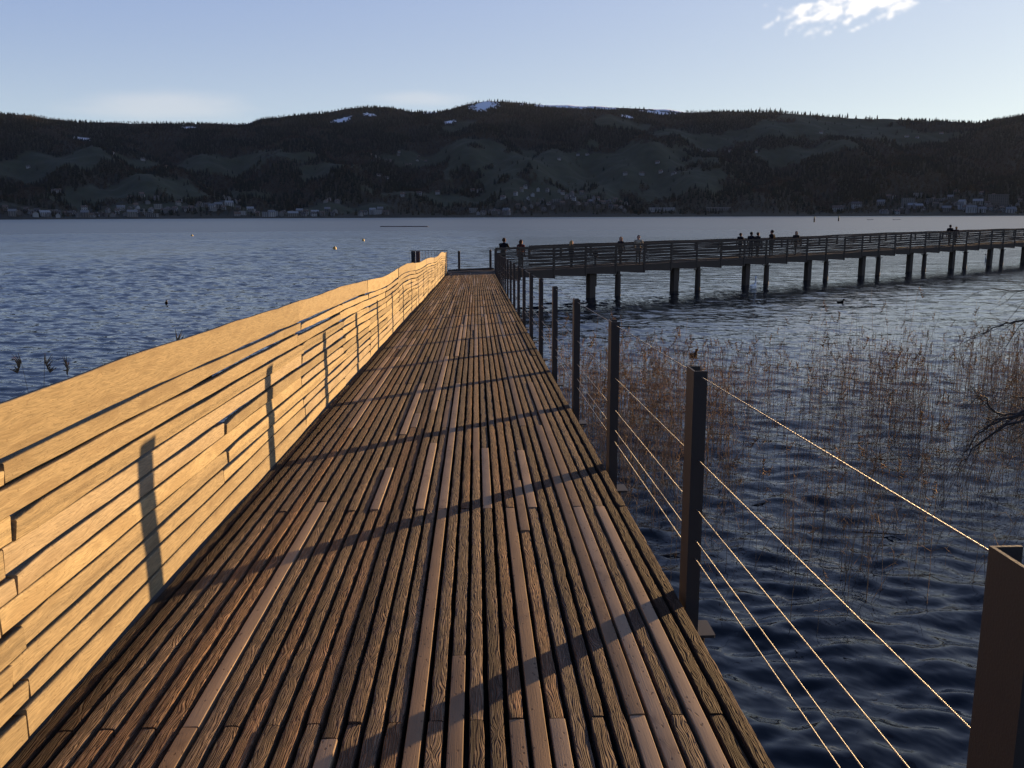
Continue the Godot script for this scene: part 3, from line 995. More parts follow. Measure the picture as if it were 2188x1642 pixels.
func slatted_bridge() -> void:
	var root := thing("slatted_footbridge", "dark backlit wooden footbridge with slatted railings crossing to the right", "footbridge", bridge_at(0.5, 0.0))
	var r := RandomNumberGenerator.new(); r.seed = 31
	var st: SurfaceTool
	var cuts := [0.5, 2.13]
	while cuts[-1] < 135.0: cuts.append(cuts[-1] + (2.47 if cuts.size() == 2 else 2.434))
	var back := begin()
	for k in cuts.size():
		var s: float = cuts[k]
		for off in [-1.1, 1.1]:
			if off > 0.0 and k < 2: continue
			var y := rail_y(s)
			st = begin()
			var low := 0.74 if off > 0.0 else (1.72 if k > 1 else 1.3)
			extrude(st, slab(0.13, 0.10, 0.01), bridge_at(s, off, y - low), BD, BF, Vector3(0, low - 0.05, 0))
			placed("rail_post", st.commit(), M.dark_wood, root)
		if k == cuts.size() - 1: break
		var s2: float = cuts[k + 1]
		for off in [-1.1, 1.1]:
			if off > 0.0 and k < 2: continue
			st = begin()
			bar(st, bridge_at(s, off, rail_y(s) - 0.045), bridge_at(s2, off, rail_y(s2) - 0.045), 0.075, 0.13, 0.01)
			placed("top_rail", st.commit(), M.dark_wood, root)
		for off in [-1.14, 1.14]:
			if off > 0.0 and k < 2: continue
			var y := 0.93
			for n in 12:
				var h := r.randf_range(0.058, 0.077)
				var t0 := r.randf_range(-0.018, 0.018); var t1 := r.randf_range(-0.018, 0.018)
				var a := bridge_at(s + 0.01, off, rail_y(s) - 1.1 + y + t0)
				var b := bridge_at(s2 - 0.01, off, rail_y(s2) - 1.1 + y + t1)
				var m := (a + b) / 2 + Vector3(0, r.randf_range(-0.012, 0.012), 0)
				if off < 0.0 and k < 25:
					st = begin()
					bar(st, a, m, 0.03, h, 0.004)
					bar(st, m + (b - a) * 0.001, b, 0.03, h, 0.004)
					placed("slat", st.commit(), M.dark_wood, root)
				elif off < 0.0 or n % 2 == 0:
					bar(back, a, b, 0.03, h, 0.004)
				y -= 0.092
		# side beam of the bay, its lower edge dropping towards the next bay
		var yb := rail_y(s) - 1.28
		var yb2 := rail_y(s2) - 1.28
		for off in [-1.12, 1.02]:
			st = begin()
			var p := [bridge_at(s - 0.05, off, yb - 0.34), bridge_at(s2 + 0.08, off, yb2 - 0.50), bridge_at(s2 + 0.08, off, yb2), bridge_at(s - 0.05, off, yb)]
			var d := BF * (0.1 + 0.012 * (k % 2))
			quad(st, p[0], p[1], p[2], p[3], -BF)
			quad(st, p[0] + d, p[1] + d, p[2] + d, p[3] + d, BF)
			quad(st, p[0], p[1], p[1] + d, p[0] + d, Vector3.DOWN)
			quad(st, p[3], p[2], p[2] + d, p[3] + d, Vector3.UP)
			quad(st, p[1], p[2], p[2] + d, p[1] + d, BD)
			quad(st, p[0], p[3], p[3] + d, p[0] + d, -BD)
			placed("side_beam", st.commit(), M.dark_wood, root)
		# deck of the bay
		st = begin()
		for n in 12:
			bar(st, bridge_at(s, -0.98 + n * 0.178, yb - 0.03), bridge_at(s2 - 0.01, -0.98 + n * 0.178, yb2 - 0.03), 0.165, 0.05, 0.006)
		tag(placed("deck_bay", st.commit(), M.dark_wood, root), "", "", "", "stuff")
		# piers
		if k >= 3 and k % 3 == 0:
			var c := s + 0.75
			var top := rail_y(s) - 1.7
			st = begin()
			extrude(st, slab(0.48, 0.36, 0.02), bridge_at(c, -0.75, -1.6), BD, BF, Vector3(0, top + 1.75, 0))
			placed("pier", st.commit(), M.dark_wood, root)
			st = begin()
			extrude(st, slab(0.3, 0.26, 0.02), bridge_at(c + 0.36, -0.6, 0.42 + r.randf_range(0, 0.25)), BD, BF, Vector3(0, top - 0.3, 0))
			placed("pier_side_timber", st.commit(), M.dark_wood, root)
			st = begin()
			bar(st, bridge_at(c, -1.0, top + 0.12), bridge_at(c + 0.6, 1.0, top + 0.12), 0.22, 0.24, 0.02)
			placed("cap_beam", st.commit(), M.dark_wood, root)
		if k >= 3 and k % 3 == 1:
			var c := s + 0.35
			var top := rail_y(s) - 1.78
			st = begin()
			tube(st, [bridge_at(c, -0.95, -1.6), bridge_at(c, -0.95, top - 0.1)], [0.21, 0.17], 10)
			var p := placed("pile", st.commit(), M.dark_wood, root)
			st = begin()
			extrude(st, slab(0.46, 0.40, 0.02), bridge_at(c, -0.95, top - 0.1), BD, BF, Vector3(0, 0.06, 0))
			extrude(st, slab(0.22, 0.2, 0.02), bridge_at(c, -0.95, top - 0.04), BD, BF, Vector3(0, 0.24, 0))
			piece("pile_cap", st.commit(), M.dark_wood, p)
	tag(placed("far_slats", back.commit(), M.dark_wood, root), "railing slats of the far side and the distant end", "", "", "stuff")
	# landing where the two walks meet
	var yl := deck_y(DECK_END) - 0.02
	for n in 14:
		st = begin()
		var o := -1.05 + n * 0.16
		var a := bridge_at(0.6, o, yl)
		var reach := 2.4 if o > 0.0 else 1.2 + o * 0.2
		var b := a - BD * reach
		b.x = maxf(b.x, -1.55)
		bar(st, a, b, 0.145, 0.05, 0.006)
		placed("landing_plank", st.commit(), M.dark_wood, root)
	st = begin()
	extrude(st, slab(2.9, 2.2, 0.02), Vector3(-0.2, yl - 0.25, -47.6), Vector3.RIGHT, Vector3(0, 0, 1), Vector3(0, 0.2, 0))
	placed("landing_frame", st.commit(), M.beam, root)
	# low kerb on the outer edge of the landing
	st = begin()
	bar(st, Vector3(-1.5, yl + 0.06, -48.3), Vector3(0.95, yl + 0.06, -50.0), 0.12, 0.1)
	placed("landing_kerb", st.commit(), M.beam, root)
	for q in [[-0.93, -48.72, "left"], [0.80, -50.0, "right"]]:
		var t := thing("square_post", "dark square post, %s of the two beyond the boardwalk end" % q[2], "post", Vector3(q[0], yl - 0.6, q[1]), "posts beyond the boardwalk end")
		st = begin()
		extrude(st, slab(0.13, 0.13, 0.012), Vector3.ZERO, Vector3.RIGHT, Vector3(0, 0, 1), Vector3(0, 1.66, 0))
		piece("shaft", st.commit(), M.dark_wood, t)
		st = begin()
		tube(st, [Vector3(0, 1.66, 0), Vector3(0, 1.69, 0), Vector3(0, 1.70, 0)], [0.075, 0.06, 0.001], 4)
		piece("cap", st.commit(), M.dark_wood, t)

func side_platform() -> void:
	# steel railing left of the fence end
	var t := thing("steel_bar_railing", "thin dark bar railing behind the far end of the board fence", "railing", Vector3(-3.0, 1.3, -50.0))
	var st := begin()
	bar(st, Vector3(-3.72, 2.86, -50.4), Vector3(-1.6, 2.86, -50.4), 0.03, 0.03)
	placed("top_rail", st.commit(), M.steel, t)
	st = begin()
	bar(st, Vector3(-3.72, 1.98, -50.4), Vector3(-1.6, 1.98, -50.4), 0.03, 0.03)
	placed("bottom_rail", st.commit(), M.steel, t)
	for k in 13:
		st = begin()
		var x := -3.72 + 2.1 * k / 12.0
		extrude(st, slab(0.014, 0.014, 0.002), Vector3(x, 1.6, -50.4), Vector3.RIGHT, Vector3(0, 0, 1), Vector3(0, 1.25, 0))
		placed("bar", st.commit(), M.steel, t)
	st = begin()
	bar(st, Vector3(-3.75, 1.55, -50.4), Vector3(-1.5, 1.55, -50.4), 0.9, 0.12)
	placed("platform", st.commit(), M.beam, t)
	st = begin()
	extrude(st, slab(0.2, 0.2, 0.02), Vector3(-2.6, -1.5, -50.6), Vector3.RIGHT, Vector3(0, 0, 1), Vector3(0, 3.0, 0))
	placed("leg", st.commit(), M.beam, t)
	var rust := plain(0.10, 0.045, 0.035, 0.7)
	for q in [[-3.5, "left", M.steel], [-3.24, "rust-red right", rust]]:
		var p := thing("steel_pile", "dark steel pile, the %s one of a pair beside the bar railing" % q[1], "pile", Vector3(q[0], 0, -50.0), "pair of steel piles beside the bar railing")
		st = begin()
		extrude(st, PackedVector2Array([Vector2(-0.11, -0.1), Vector2(0.11, -0.1), Vector2(0.11, -0.07), Vector2(0.02, -0.07), Vector2(0.02, 0.07), Vector2(0.11, 0.07), Vector2(0.11, 0.1), Vector2(-0.11, 0.1), Vector2(-0.11, 0.07), Vector2(-0.02, 0.07), Vector2(-0.02, -0.07), Vector2(-0.11, -0.07)]), Vector3(0, -1.5, 0), Vector3.RIGHT, Vector3(0, 0, 1), Vector3(0, 4.35, 0))
		piece("shaft", st.commit(), q[2], p)

# ---------------------------------------------------------------- bodies from blended bones
# bone: [a, b, radius a, radius b, colour]
func body(bones: Array, cell: float, blend: float) -> ArrayMesh:
	var lo := Vector3(1e9, 1e9, 1e9); var hi := -lo
	for b in bones:
		for k in 2:
			var rr: float = b[2 + k] + cell * 2.0
			lo = lo.min(b[k] - Vector3.ONE * rr)
			hi = hi.max(b[k] + Vector3.ONE * rr)
	var n := Vector3i(((hi - lo) / cell).ceil()) + Vector3i.ONE
	var f := PackedFloat32Array(); f.resize(n.x * n.y * n.z); f.fill(9.0)
	var who := PackedInt32Array(); who.resize(f.size())
	var near := PackedFloat32Array(); near.resize(f.size()); near.fill(9.0)
	for bi in bones.size():
		var b: Array = bones[bi]
		var a0: Vector3 = b[0]; var ab: Vector3 = b[1] - b[0]
		var l2 := maxf(ab.length_squared(), 1e-8)
		var reach: float = maxf(b[2], b[3]) + blend + cell * 2.0
		var p0 := Vector3i(((a0.min(b[1]) - Vector3.ONE * reach - lo) / cell).floor()).clamp(Vector3i.ZERO, n - Vector3i.ONE)
		var p1 := Vector3i(((a0.max(b[1]) + Vector3.ONE * reach - lo) / cell).ceil()).clamp(Vector3i.ZERO, n - Vector3i.ONE)
		for x in range(p0.x, p1.x + 1):
			for y in range(p0.y, p1.y + 1):
				for z in range(p0.z, p1.z + 1):
					var p := lo + Vector3(x, y, z) * cell
					var t := clampf((p - a0).dot(ab) / l2, 0.0, 1.0)
					var d: float = p.distance_to(a0 + ab * t) - lerpf(b[2], b[3], t)
					var at := (x * n.y + y) * n.z + z
					if d < near[at]:
						near[at] = d; who[at] = bi
					var g := f[at]
					var h := clampf(0.5 + 0.5 * (g - d) / blend, 0.0, 1.0)
					f[at] = lerpf(g, d, h) - blend * h * (1.0 - h)
	var id := {}
	var v := PackedVector3Array(); var col := PackedColorArray(); var idx := PackedInt32Array()
	var off := [0, 1, n.z, n.z + 1, n.y * n.z, n.y * n.z + 1, n.y * n.z + n.z, n.y * n.z + n.z + 1]
	for x in n.x - 1:
		for y in n.y - 1:
			for z in n.z - 1:
				var at := (x * n.y + y) * n.z + z
				var any_in := false; var any_out := false
				for o in off:
					if f[at + o] < 0.0: any_in = true
					else: any_out = true
				if not (any_in and any_out): continue
				var s := Vector3.ZERO; var c := 0
				for e in [[0, 1], [2, 3], [4, 5], [6, 7], [0, 2], [1, 3], [4, 6], [5, 7], [0, 4], [1, 5], [2, 6], [3, 7]]:
					var fa := f[at + off[e[0]]]; var fb := f[at + off[e[1]]]
					if (fa < 0.0) == (fb < 0.0): continue
					var t := fa / (fa - fb)
					var pa := Vector3((e[0] >> 2) & 1, (e[0] >> 1) & 1, e[0] & 1)
					var pb := Vector3((e[1] >> 2) & 1, (e[1] >> 1) & 1, e[1] & 1)
					s += pa.lerp(pb, t); c += 1
				id[at] = v.size()
				v.append(lo + (Vector3(x, y, z) + s / c) * cell)
				col.append(bones[who[at]][4])
	var axes := [[n.y * n.z, n.z, 1], [n.z, 1, n.y * n.z], [1, n.y * n.z, n.z]]
	for at in id:
		for a in axes:
			var nb: int = at + a[0]
			if nb >= f.size() or (f[at] < 0.0) == (f[nb] < 0.0): continue
			var q := [at, at - a[1], at - a[1] - a[2], at - a[2]]
			if not (id.has(q[1]) and id.has(q[2]) and id.has(q[3])): continue
			var i0: int = id[q[0]]; var i1: int = id[q[1]]; var i2: int = id[q[2]]; var i3: int = id[q[3]]
			if f[at] < 0.0: idx.append_array([i0, i2, i1, i0, i3, i2])
			else: idx.append_array([i0, i1, i2, i0, i2, i3])
	return solid(v, idx, PackedVector2Array(), col)

func person(label: String, p: Vector3, turn: float, h: float, coat: Color, legs: Color, hair: Color, pose: String, long_hair := false) -> void:
	var k := h / 1.75
	var skin := Color(0.42, 0.26, 0.19)
	var lean := 0.0
	if pose == "lean": lean = 0.16
	var hip := Vector3(0, 0.92, 0)
	var neck := Vector3(0, 1.44, lean * 0.8)
	var head := Vector3(0, 1.60, lean + 0.02)
	var bones := []
	var stride := 0.16 if pose == "walk" else 0.02
	for s in [-1, 1]:
		var knee := Vector3(0.09 * s, 0.50, stride * s * 0.7 + 0.02)
		var foot := Vector3(0.10 * s, 0.07, stride * s)
		bones.append([hip + Vector3(0.085 * s, -0.02, 0), knee, 0.085, 0.06, legs])
		bones.append([knee, foot, 0.058, 0.042, legs])
		bones.append([foot, foot + Vector3(0.01 * s, -0.03, 0.15), 0.042, 0.035, Color(0.02, 0.02, 0.02)])
		var sh := neck + Vector3(0.19 * s, -0.05, 0)
		var el := sh + Vector3(0.06 * s, -0.29, -0.03)
		var wr := el + Vector3(-0.01 * s, -0.24, 0.06)
		if pose == "lean":
			el = sh + Vector3(0.07 * s, -0.22, 0.16); wr = el + Vector3(-0.10 * s, -0.04, 0.22)
		elif pose == "walk":
			el = sh + Vector3(0.05 * s, -0.28, -0.08 * s); wr = el + Vector3(-0.01 * s, -0.22, 0.06 - 0.06 * s)
		elif pose == "pockets":
			el = sh + Vector3(0.09 * s, -0.27, -0.07); wr = el + Vector3(-0.09 * s, -0.20, 0.11)
		bones.append([sh, el, 0.066, 0.052, coat])
		bones.append([el, wr, 0.052, 0.036, coat])
		var hd := (wr - el).normalized()
		bones.append([wr, wr + hd * 0.07, 0.03, 0.032, skin])
		for fi in 4:
			bones.append([wr + hd * 0.07 + Vector3(0.016 * (fi - 1.5), 0, 0), wr + hd * (0.14 + 0.012 * (1 if fi in [1, 2] else 0)) + Vector3(0.014 * (fi - 1.5), -0.012, 0.01), 0.0095, 0.008, skin])
		bones.append([wr + hd * 0.03, wr + hd * 0.075 + Vector3(-0.03 * s, 0, 0.03), 0.011, 0.009, skin])
		bones.append([neck + Vector3(0, -0.03, 0), sh, 0.075, 0.075, coat])
	bones.append([hip + Vector3(0, -0.06, 0), hip + Vector3(0, 0.10, lean * 0.2), 0.145, 0.13, coat])
	bones.append([hip + Vector3(0, 0.10, lean * 0.2), neck + Vector3(0, -0.14, 0), 0.135, 0.15, coat])
	bones.append([neck + Vector3(0, -0.04, 0), head + Vector3(0, -0.06, 0), 0.06, 0.055, skin])
	bones.append([head + Vector3(0, -0.045, 0.02), head + Vector3(0, 0.03, 0), 0.075, 0.092, skin])
	bones.append([head + Vector3(0, -0.01, 0.10), head + Vector3(0, -0.03, 0.112), 0.012, 0.016, skin])
	for s in [-1, 1]:
		bones.append([head + Vector3(0.088 * s, 0.0, -0.005), head + Vector3(0.09 * s, -0.03, -0.005), 0.02, 0.016, skin])
		bones.append([head + Vector3(0.032 * s, 0.012, 0.088), head + Vector3(0.034 * s, 0.012, 0.09), 0.008, 0.008, Color(0.02, 0.02, 0.02)])
	bones.append([head + Vector3(-0.022, -0.062, 0.086), head + Vector3(0.022, -0.062, 0.086), 0.008, 0.008, Color(0.3, 0.12, 0.1)])
	bones.append([head + Vector3(0, 0.055, -0.02), head + Vector3(0, 0.03, -0.05), 0.092, 0.09, hair])
	if long_hair:
		bones.append([head + Vector3(0, 0.0, -0.06), neck + Vector3(0, -0.12, -0.09), 0.088, 0.06, hair])
	for b in bones:
		b[0] *= k; b[1] *= k; b[2] *= k; b[3] *= k
	var t := thing("person", label, "person", p)
	t.rotation.y = turn
	piece("body", body(bones, 0.026, 0.03), M.tinted, t)

func people() -> void:
	var face_us := atan2(-BF.x, -BF.z)      # looking back over the near rail
	var right := atan2(BD.x, BD.z)
	var left := right + PI
	var away := face_us + PI
	var black := Color(0.015, 0.015, 0.018)
	var brown := Color(0.06, 0.035, 0.022)
	var list := [
		[1.28, -0.70, right + 0.5, 1.82, black, black, brown, "lean", false, "person in a black coat leaning at the near end of the slatted bridge"],
		[2.70, -0.50, right + 0.3, 1.68, Color(0.10, 0.03, 0.03), black, brown, "stand", true, "person in a dark red jacket with long hair, second from the bridge start"],
		[6.53, -0.40, right - 0.2, 1.58, Color(0.05, 0.045, 0.04), black, Color(0.42, 0.27, 0.12), "stand", true, "short fair-haired person standing alone at the slatted rail"],
		[8.64, -0.20, left, 1.05, black, black, brown, "walk", false, "small child in dark clothes seen between the railing slats"],
		[10.55, -0.40, left, 1.70, Color(0.04, 0.035, 0.035), black, Color(0.16, 0.07, 0.03), "walk", true, "person with long reddish hair beside the one in a pale jacket"],
		[11.99, -0.50, left + 0.5, 1.80, Color(0.40, 0.34, 0.24), Color(0.04, 0.045, 0.06), black, "pockets", false, "person in a pale beige jacket with dark hair at the rail"],
		[22.85, 0.20, right, 1.72, black, black, brown, "walk", false, "person in black just left of the close couple"],
		[23.39, -0.30, right + 0.2, 1.80, Color(0.02, 0.022, 0.03), black, black, "stand", false, "left one of a close couple in dark coats"],
		[24.13, -0.30, right - 0.2, 1.76, Color(0.035, 0.03, 0.03), black, brown, "stand", false, "right one of a close couple in dark coats"],
		[25.61, -0.40, away, 1.92, black, black, black, "pockets", false, "tall person in black right of the close couple"],
		[28.52, -0.40, left, 1.76, Color(0.03, 0.025, 0.025), black, brown, "walk", true, "person in dark brown walking alone along the middle of the bridge"],
		[51.72, -0.30, right, 1.86, black, black, black, "walk", false, "tall person in black far right on the bridge"],
		[52.63, -0.40, right, 1.70, Color(0.05, 0.03, 0.025), black, Color(0.40, 0.22, 0.09), "walk", false, "person with light hair beside the tall one far right on the bridge"]]
	for q in list:
		person(q[9], bridge_at(q[0], q[1], rail_y(q[0]) - 1.285), q[2], q[3], q[4], q[5], q[6], q[7], q[8])

# ---------------------------------------------------------------- things on the water
func birds() -> void:
	var white := Color(0.78, 0.76, 0.72)
	var swan := [[Vector3(0, 0.12, -0.30), Vector3(0, 0.14, 0.22), 0.13, 0.17, white], [Vector3(0, 0.2, -0.25), Vector3(0, 0.26, -0.52), 0.11, 0.02, white], [Vector3(0, 0.18, 0.28), Vector3(0, 0.42, 0.42), 0.10, 0.05, white], [Vector3(0, 0.42, 0.42), Vector3(0, 0.72, 0.36), 0.05, 0.04, white], [Vector3(0, 0.72, 0.36), Vector3(0, 0.80, 0.44), 0.042, 0.05, white], [Vector3(0, 0.80, 0.45), Vector3(0, 0.75, 0.58), 0.034, 0.016, Color(0.55, 0.2, 0.04)], [Vector3(0.09, 0.22, 0.1), Vector3(0.07, 0.26, -0.4), 0.09, 0.03, white], [Vector3(-0.09, 0.22, 0.1), Vector3(-0.07, 0.26, -0.4), 0.09, 0.03, white]]
	var sm := body(swan, 0.02, 0.05)
	for q in [[18.1, -57.4, 2.5, "white swan with raised neck in front of the bridge piers"], [51.6, -88.0, -1.2, "distant white swan beneath the right part of the bridge"]]:
		var t := thing("swan", q[3], "swan", Vector3(q[0], -0.03, q[1]), "swans on the lake")
		t.rotation.y = q[2]
		piece("body", sm, M.tinted, t)
	var dk := Color(0.010, 0.009, 0.009)
	var duck := [[Vector3(0, 0.05, -0.14), Vector3(0, 0.06, 0.10), 0.06, 0.08, dk], [Vector3(0, 0.09, -0.14), Vector3(0, 0.13, -0.24), 0.05, 0.012, dk], [Vector3(0, 0.10, 0.13), Vector3(0, 0.20, 0.16), 0.05, 0.036, dk], [Vector3(0, 0.21, 0.17), Vector3(0, 0.22, 0.19), 0.05, 0.045, dk], [Vector3(0, 0.205, 0.22), Vector3(0, 0.19, 0.29), 0.022, 0.014, Color(0.35, 0.3, 0.2)]]
	var dm := body(duck, 0.014, 0.03)
	for q in [[19.91, -47.69, 1.4, "small dark duck on the bright water right of the reeds"], [7.45, -29.9, 2.2, "dark coot floating just above the second cable post"], [-17.31, -50.1, 0.5, "small dark duck far out left of the board fence"]]:
		var t := thing("duck", q[3], "duck", Vector3(q[0], -0.01, q[1]), "dark water birds")
		t.rotation.y = q[2]
		t.scale = Vector3.ONE * 0.95
		piece("body", dm, M.tinted, t)

func on_the_lake() -> void:
	var yellow := plain(0.55, 0.36, 0.10, 0.5)
	var dark := plain(0.03, 0.03, 0.03)
	var st := begin()
	var pts := []; var rad := []
	for k in 9:
		var a := -PI / 2 + PI * k / 8
		pts.append(Vector3(0, 0.12 + 0.27 * sin(a), 0)); rad.append(maxf(0.004, 0.27 * cos(a)))
	tube(st, pts, rad, 14)
	var ball := st.commit()
	st = begin()
	tube(st, [Vector3(0, 0.36, 0), Vector3(0, 0.40, 0), Vector3(0, 0.46, 0), Vector3(0, 0.47, 0)], [0.07, 0.07, 0.04, 0.001], 8)
	var cap := st.commit()
	for q in [[-20.62, -131.56, "nearest yellow buoy on the lake left of the boardwalk"], [-21.87, -175.1, "yellow buoy behind the nearest one, a little to its right"], [-69.91, -224.14, "farthest yellow buoy, out on the left of the lake"]]:
		var t := thing("buoy", q[2], "buoy", Vector3(q[0], 0, q[1]), "yellow buoys on the lake")
		piece("float", ball, yellow, t)
		piece("cap", cap, dark, t)
	for q in [[202.08, -529.86, "left"], [241.47, -590.15, "right"]]:
		var t := thing("channel_marker", "dark marker pole with pale top far out, the %s of two" % q[2], "marker pole", Vector3(q[0], -1.0, q[1]), "marker poles far out on the lake")
		st = begin()
		tube(st, [Vector3.ZERO, Vector3(0, 4.0, 0)], [0.42, 0.40], 10)
		piece("pole", st.commit(), dark, t)
		st = begin()
		tube(st, [Vector3(0, 3.3, 0), Vector3(0, 4.1, 0), Vector3(0, 4.4, 0)], [0.5, 0.5, 0.05], 10)
		piece("pale_band", st.commit(), plain(0.5, 0.45, 0.3), t)
	# low reef
	var reef := thing("rock_reef", "long low dark line of rocks just above the water, left of the middle", "reef", Vector3(-31, -0.3, -391))
	var r := RandomNumberGenerator.new(); r.seed = 44
	for k in 26:
		var f := k / 25.0
		st = begin()
		var c := Vector3(lerpf(-10, 10, f), 0.1, lerpf(-3, 3, f) + r.randf_range(-0.6, 0.6))
		tube(st, [c, c + Vector3(0.1, 0.3, 0), c + Vector3(0.1, r.randf_range(0.32, 0.45), 0.1), c + Vector3(0.1, 0.5, 0.1)], [0.9, 0.8, 0.4, 0.02], 6)
		piece("rock", st.commit(), dark, reef)
	# two small boats
	for q in [[318.0, -714.0, 0.5, "left"], [336.0, -706.0, 0.3, "right"]]:
		var t := thing("rowing_boat", "tiny rowing boat far out before the right shore, the %s one" % q[3], "boat", Vector3(q[0], -0.15, q[1]), "rowing boats before the right shore")
		t.rotation.y = q[2] + PI / 2
		st = begin()
		var ring := []
		for k in 9:
			var f := k / 8.0 * 2.0 - 1.0
			ring.append([f * 4.0, 0.65 * (1.0 - pow(absf(f), 2.5)) + 0.02, 0.42 + 0.2 * f * f])
		for k in 8:
			var a: Array = ring[k]; var b: Array = ring[k + 1]
			for s in [-1, 1]:
				quad(st, Vector3(s * a[1], a[2], a[0]), Vector3(s * b[1], b[2], b[0]), Vector3(s * b[1] * 0.5, 0, b[0] * 0.9), Vector3(s * a[1] * 0.5, 0, a[0] * 0.9), Vector3(s, -0.4, 0).normalized())
			quad(st, Vector3(-a[1] * 0.5, 0, a[0] * 0.9), Vector3(a[1] * 0.5, 0, a[0] * 0.9), Vector3(b[1] * 0.5, 0, b[0] * 0.9), Vector3(-b[1] * 0.5, 0, b[0] * 0.9), Vector3.UP)
		piece("hull", st.commit(), plain(0.35, 0.34, 0.33), t)
		for s in [-1, 1]:
			st = begin()
			bar(st, Vector3(0.4 * s, 0.5, 0.2), Vector3(2.6 * s, 0.2, 0.9), 0.05, 0.05)
			piece("oar", st.commit(), plain(0.3, 0.28, 0.25), t)
		for z in [-1.0, 1.0]:
			st = begin()
			bar(st, Vector3(-0.55, 0.35, z), Vector3(0.55, 0.35, z), 0.25, 0.05)
			piece("thwart", st.commit(), plain(0.3, 0.26, 0.2), t)

# ---------------------------------------------------------------- reeds and tree
func reed_mesh(sd: int, plume: bool, leaves: int, small := 1.0) -> ArrayMesh:
	var r := RandomNumberGenerator.new(); r.seed = sd
	var st := begin()
	var dir := r.randf() * TAU
	var bend := r.randf_range(0.02, 0.16)
	var pts := []; var rad := []
	for k in 7:
		var t := k / 6.0
		pts.append(Vector3(cos(dir) * bend * t * t + r.randfn(0, 0.004), t, sin(dir) * bend * t * t + r.randfn(0, 0.004)))
		rad.append(lerpf(0.0021, 0.0011, t))
	st.set_color(Color(0.24, 0.165, 0.10))
	tube(st, pts, rad, 4)
	st.set_color(Color(0.25, 0.17, 0.10))
	for k in leaves:
		var t := r.randf_range(0.3, 0.92)
		var p: Vector3 = pts[int(t * 6)]
		var a := r.randf() * TAU
		var d := Vector3(cos(a), 0, sin(a))
		var l := r.randf_range(0.07, 0.2)
		var m := p + d * l * 0.5 + Vector3(0, l * 0.35, 0)
		var e := p + d * l * r.randf_range(0.7, 1.0) + Vector3(0, l * r.randf_range(-0.5, 0.3), 0)
		tube(st, [p, m, e], [0.0018, 0.0022, 0.0004], 3)
	if plume:
		var top: Vector3 = pts[6]
		for k in 16:
			var f := k / 16.0
			var b := top + Vector3(cos(dir), 0, sin(dir)) * f * 0.05 * small - Vector3(0, f * 0.11 * small, 0)
			var a := r.randf() * TAU
			tube(st, [b, b + Vector3(cos(a) * 0.018 + cos(dir) * 0.022, r.randf_range(-0.015, 0.045), sin(a) * 0.018 + sin(dir) * 0.022)], [0.0042, 0.001], 3)
	return st.commit()

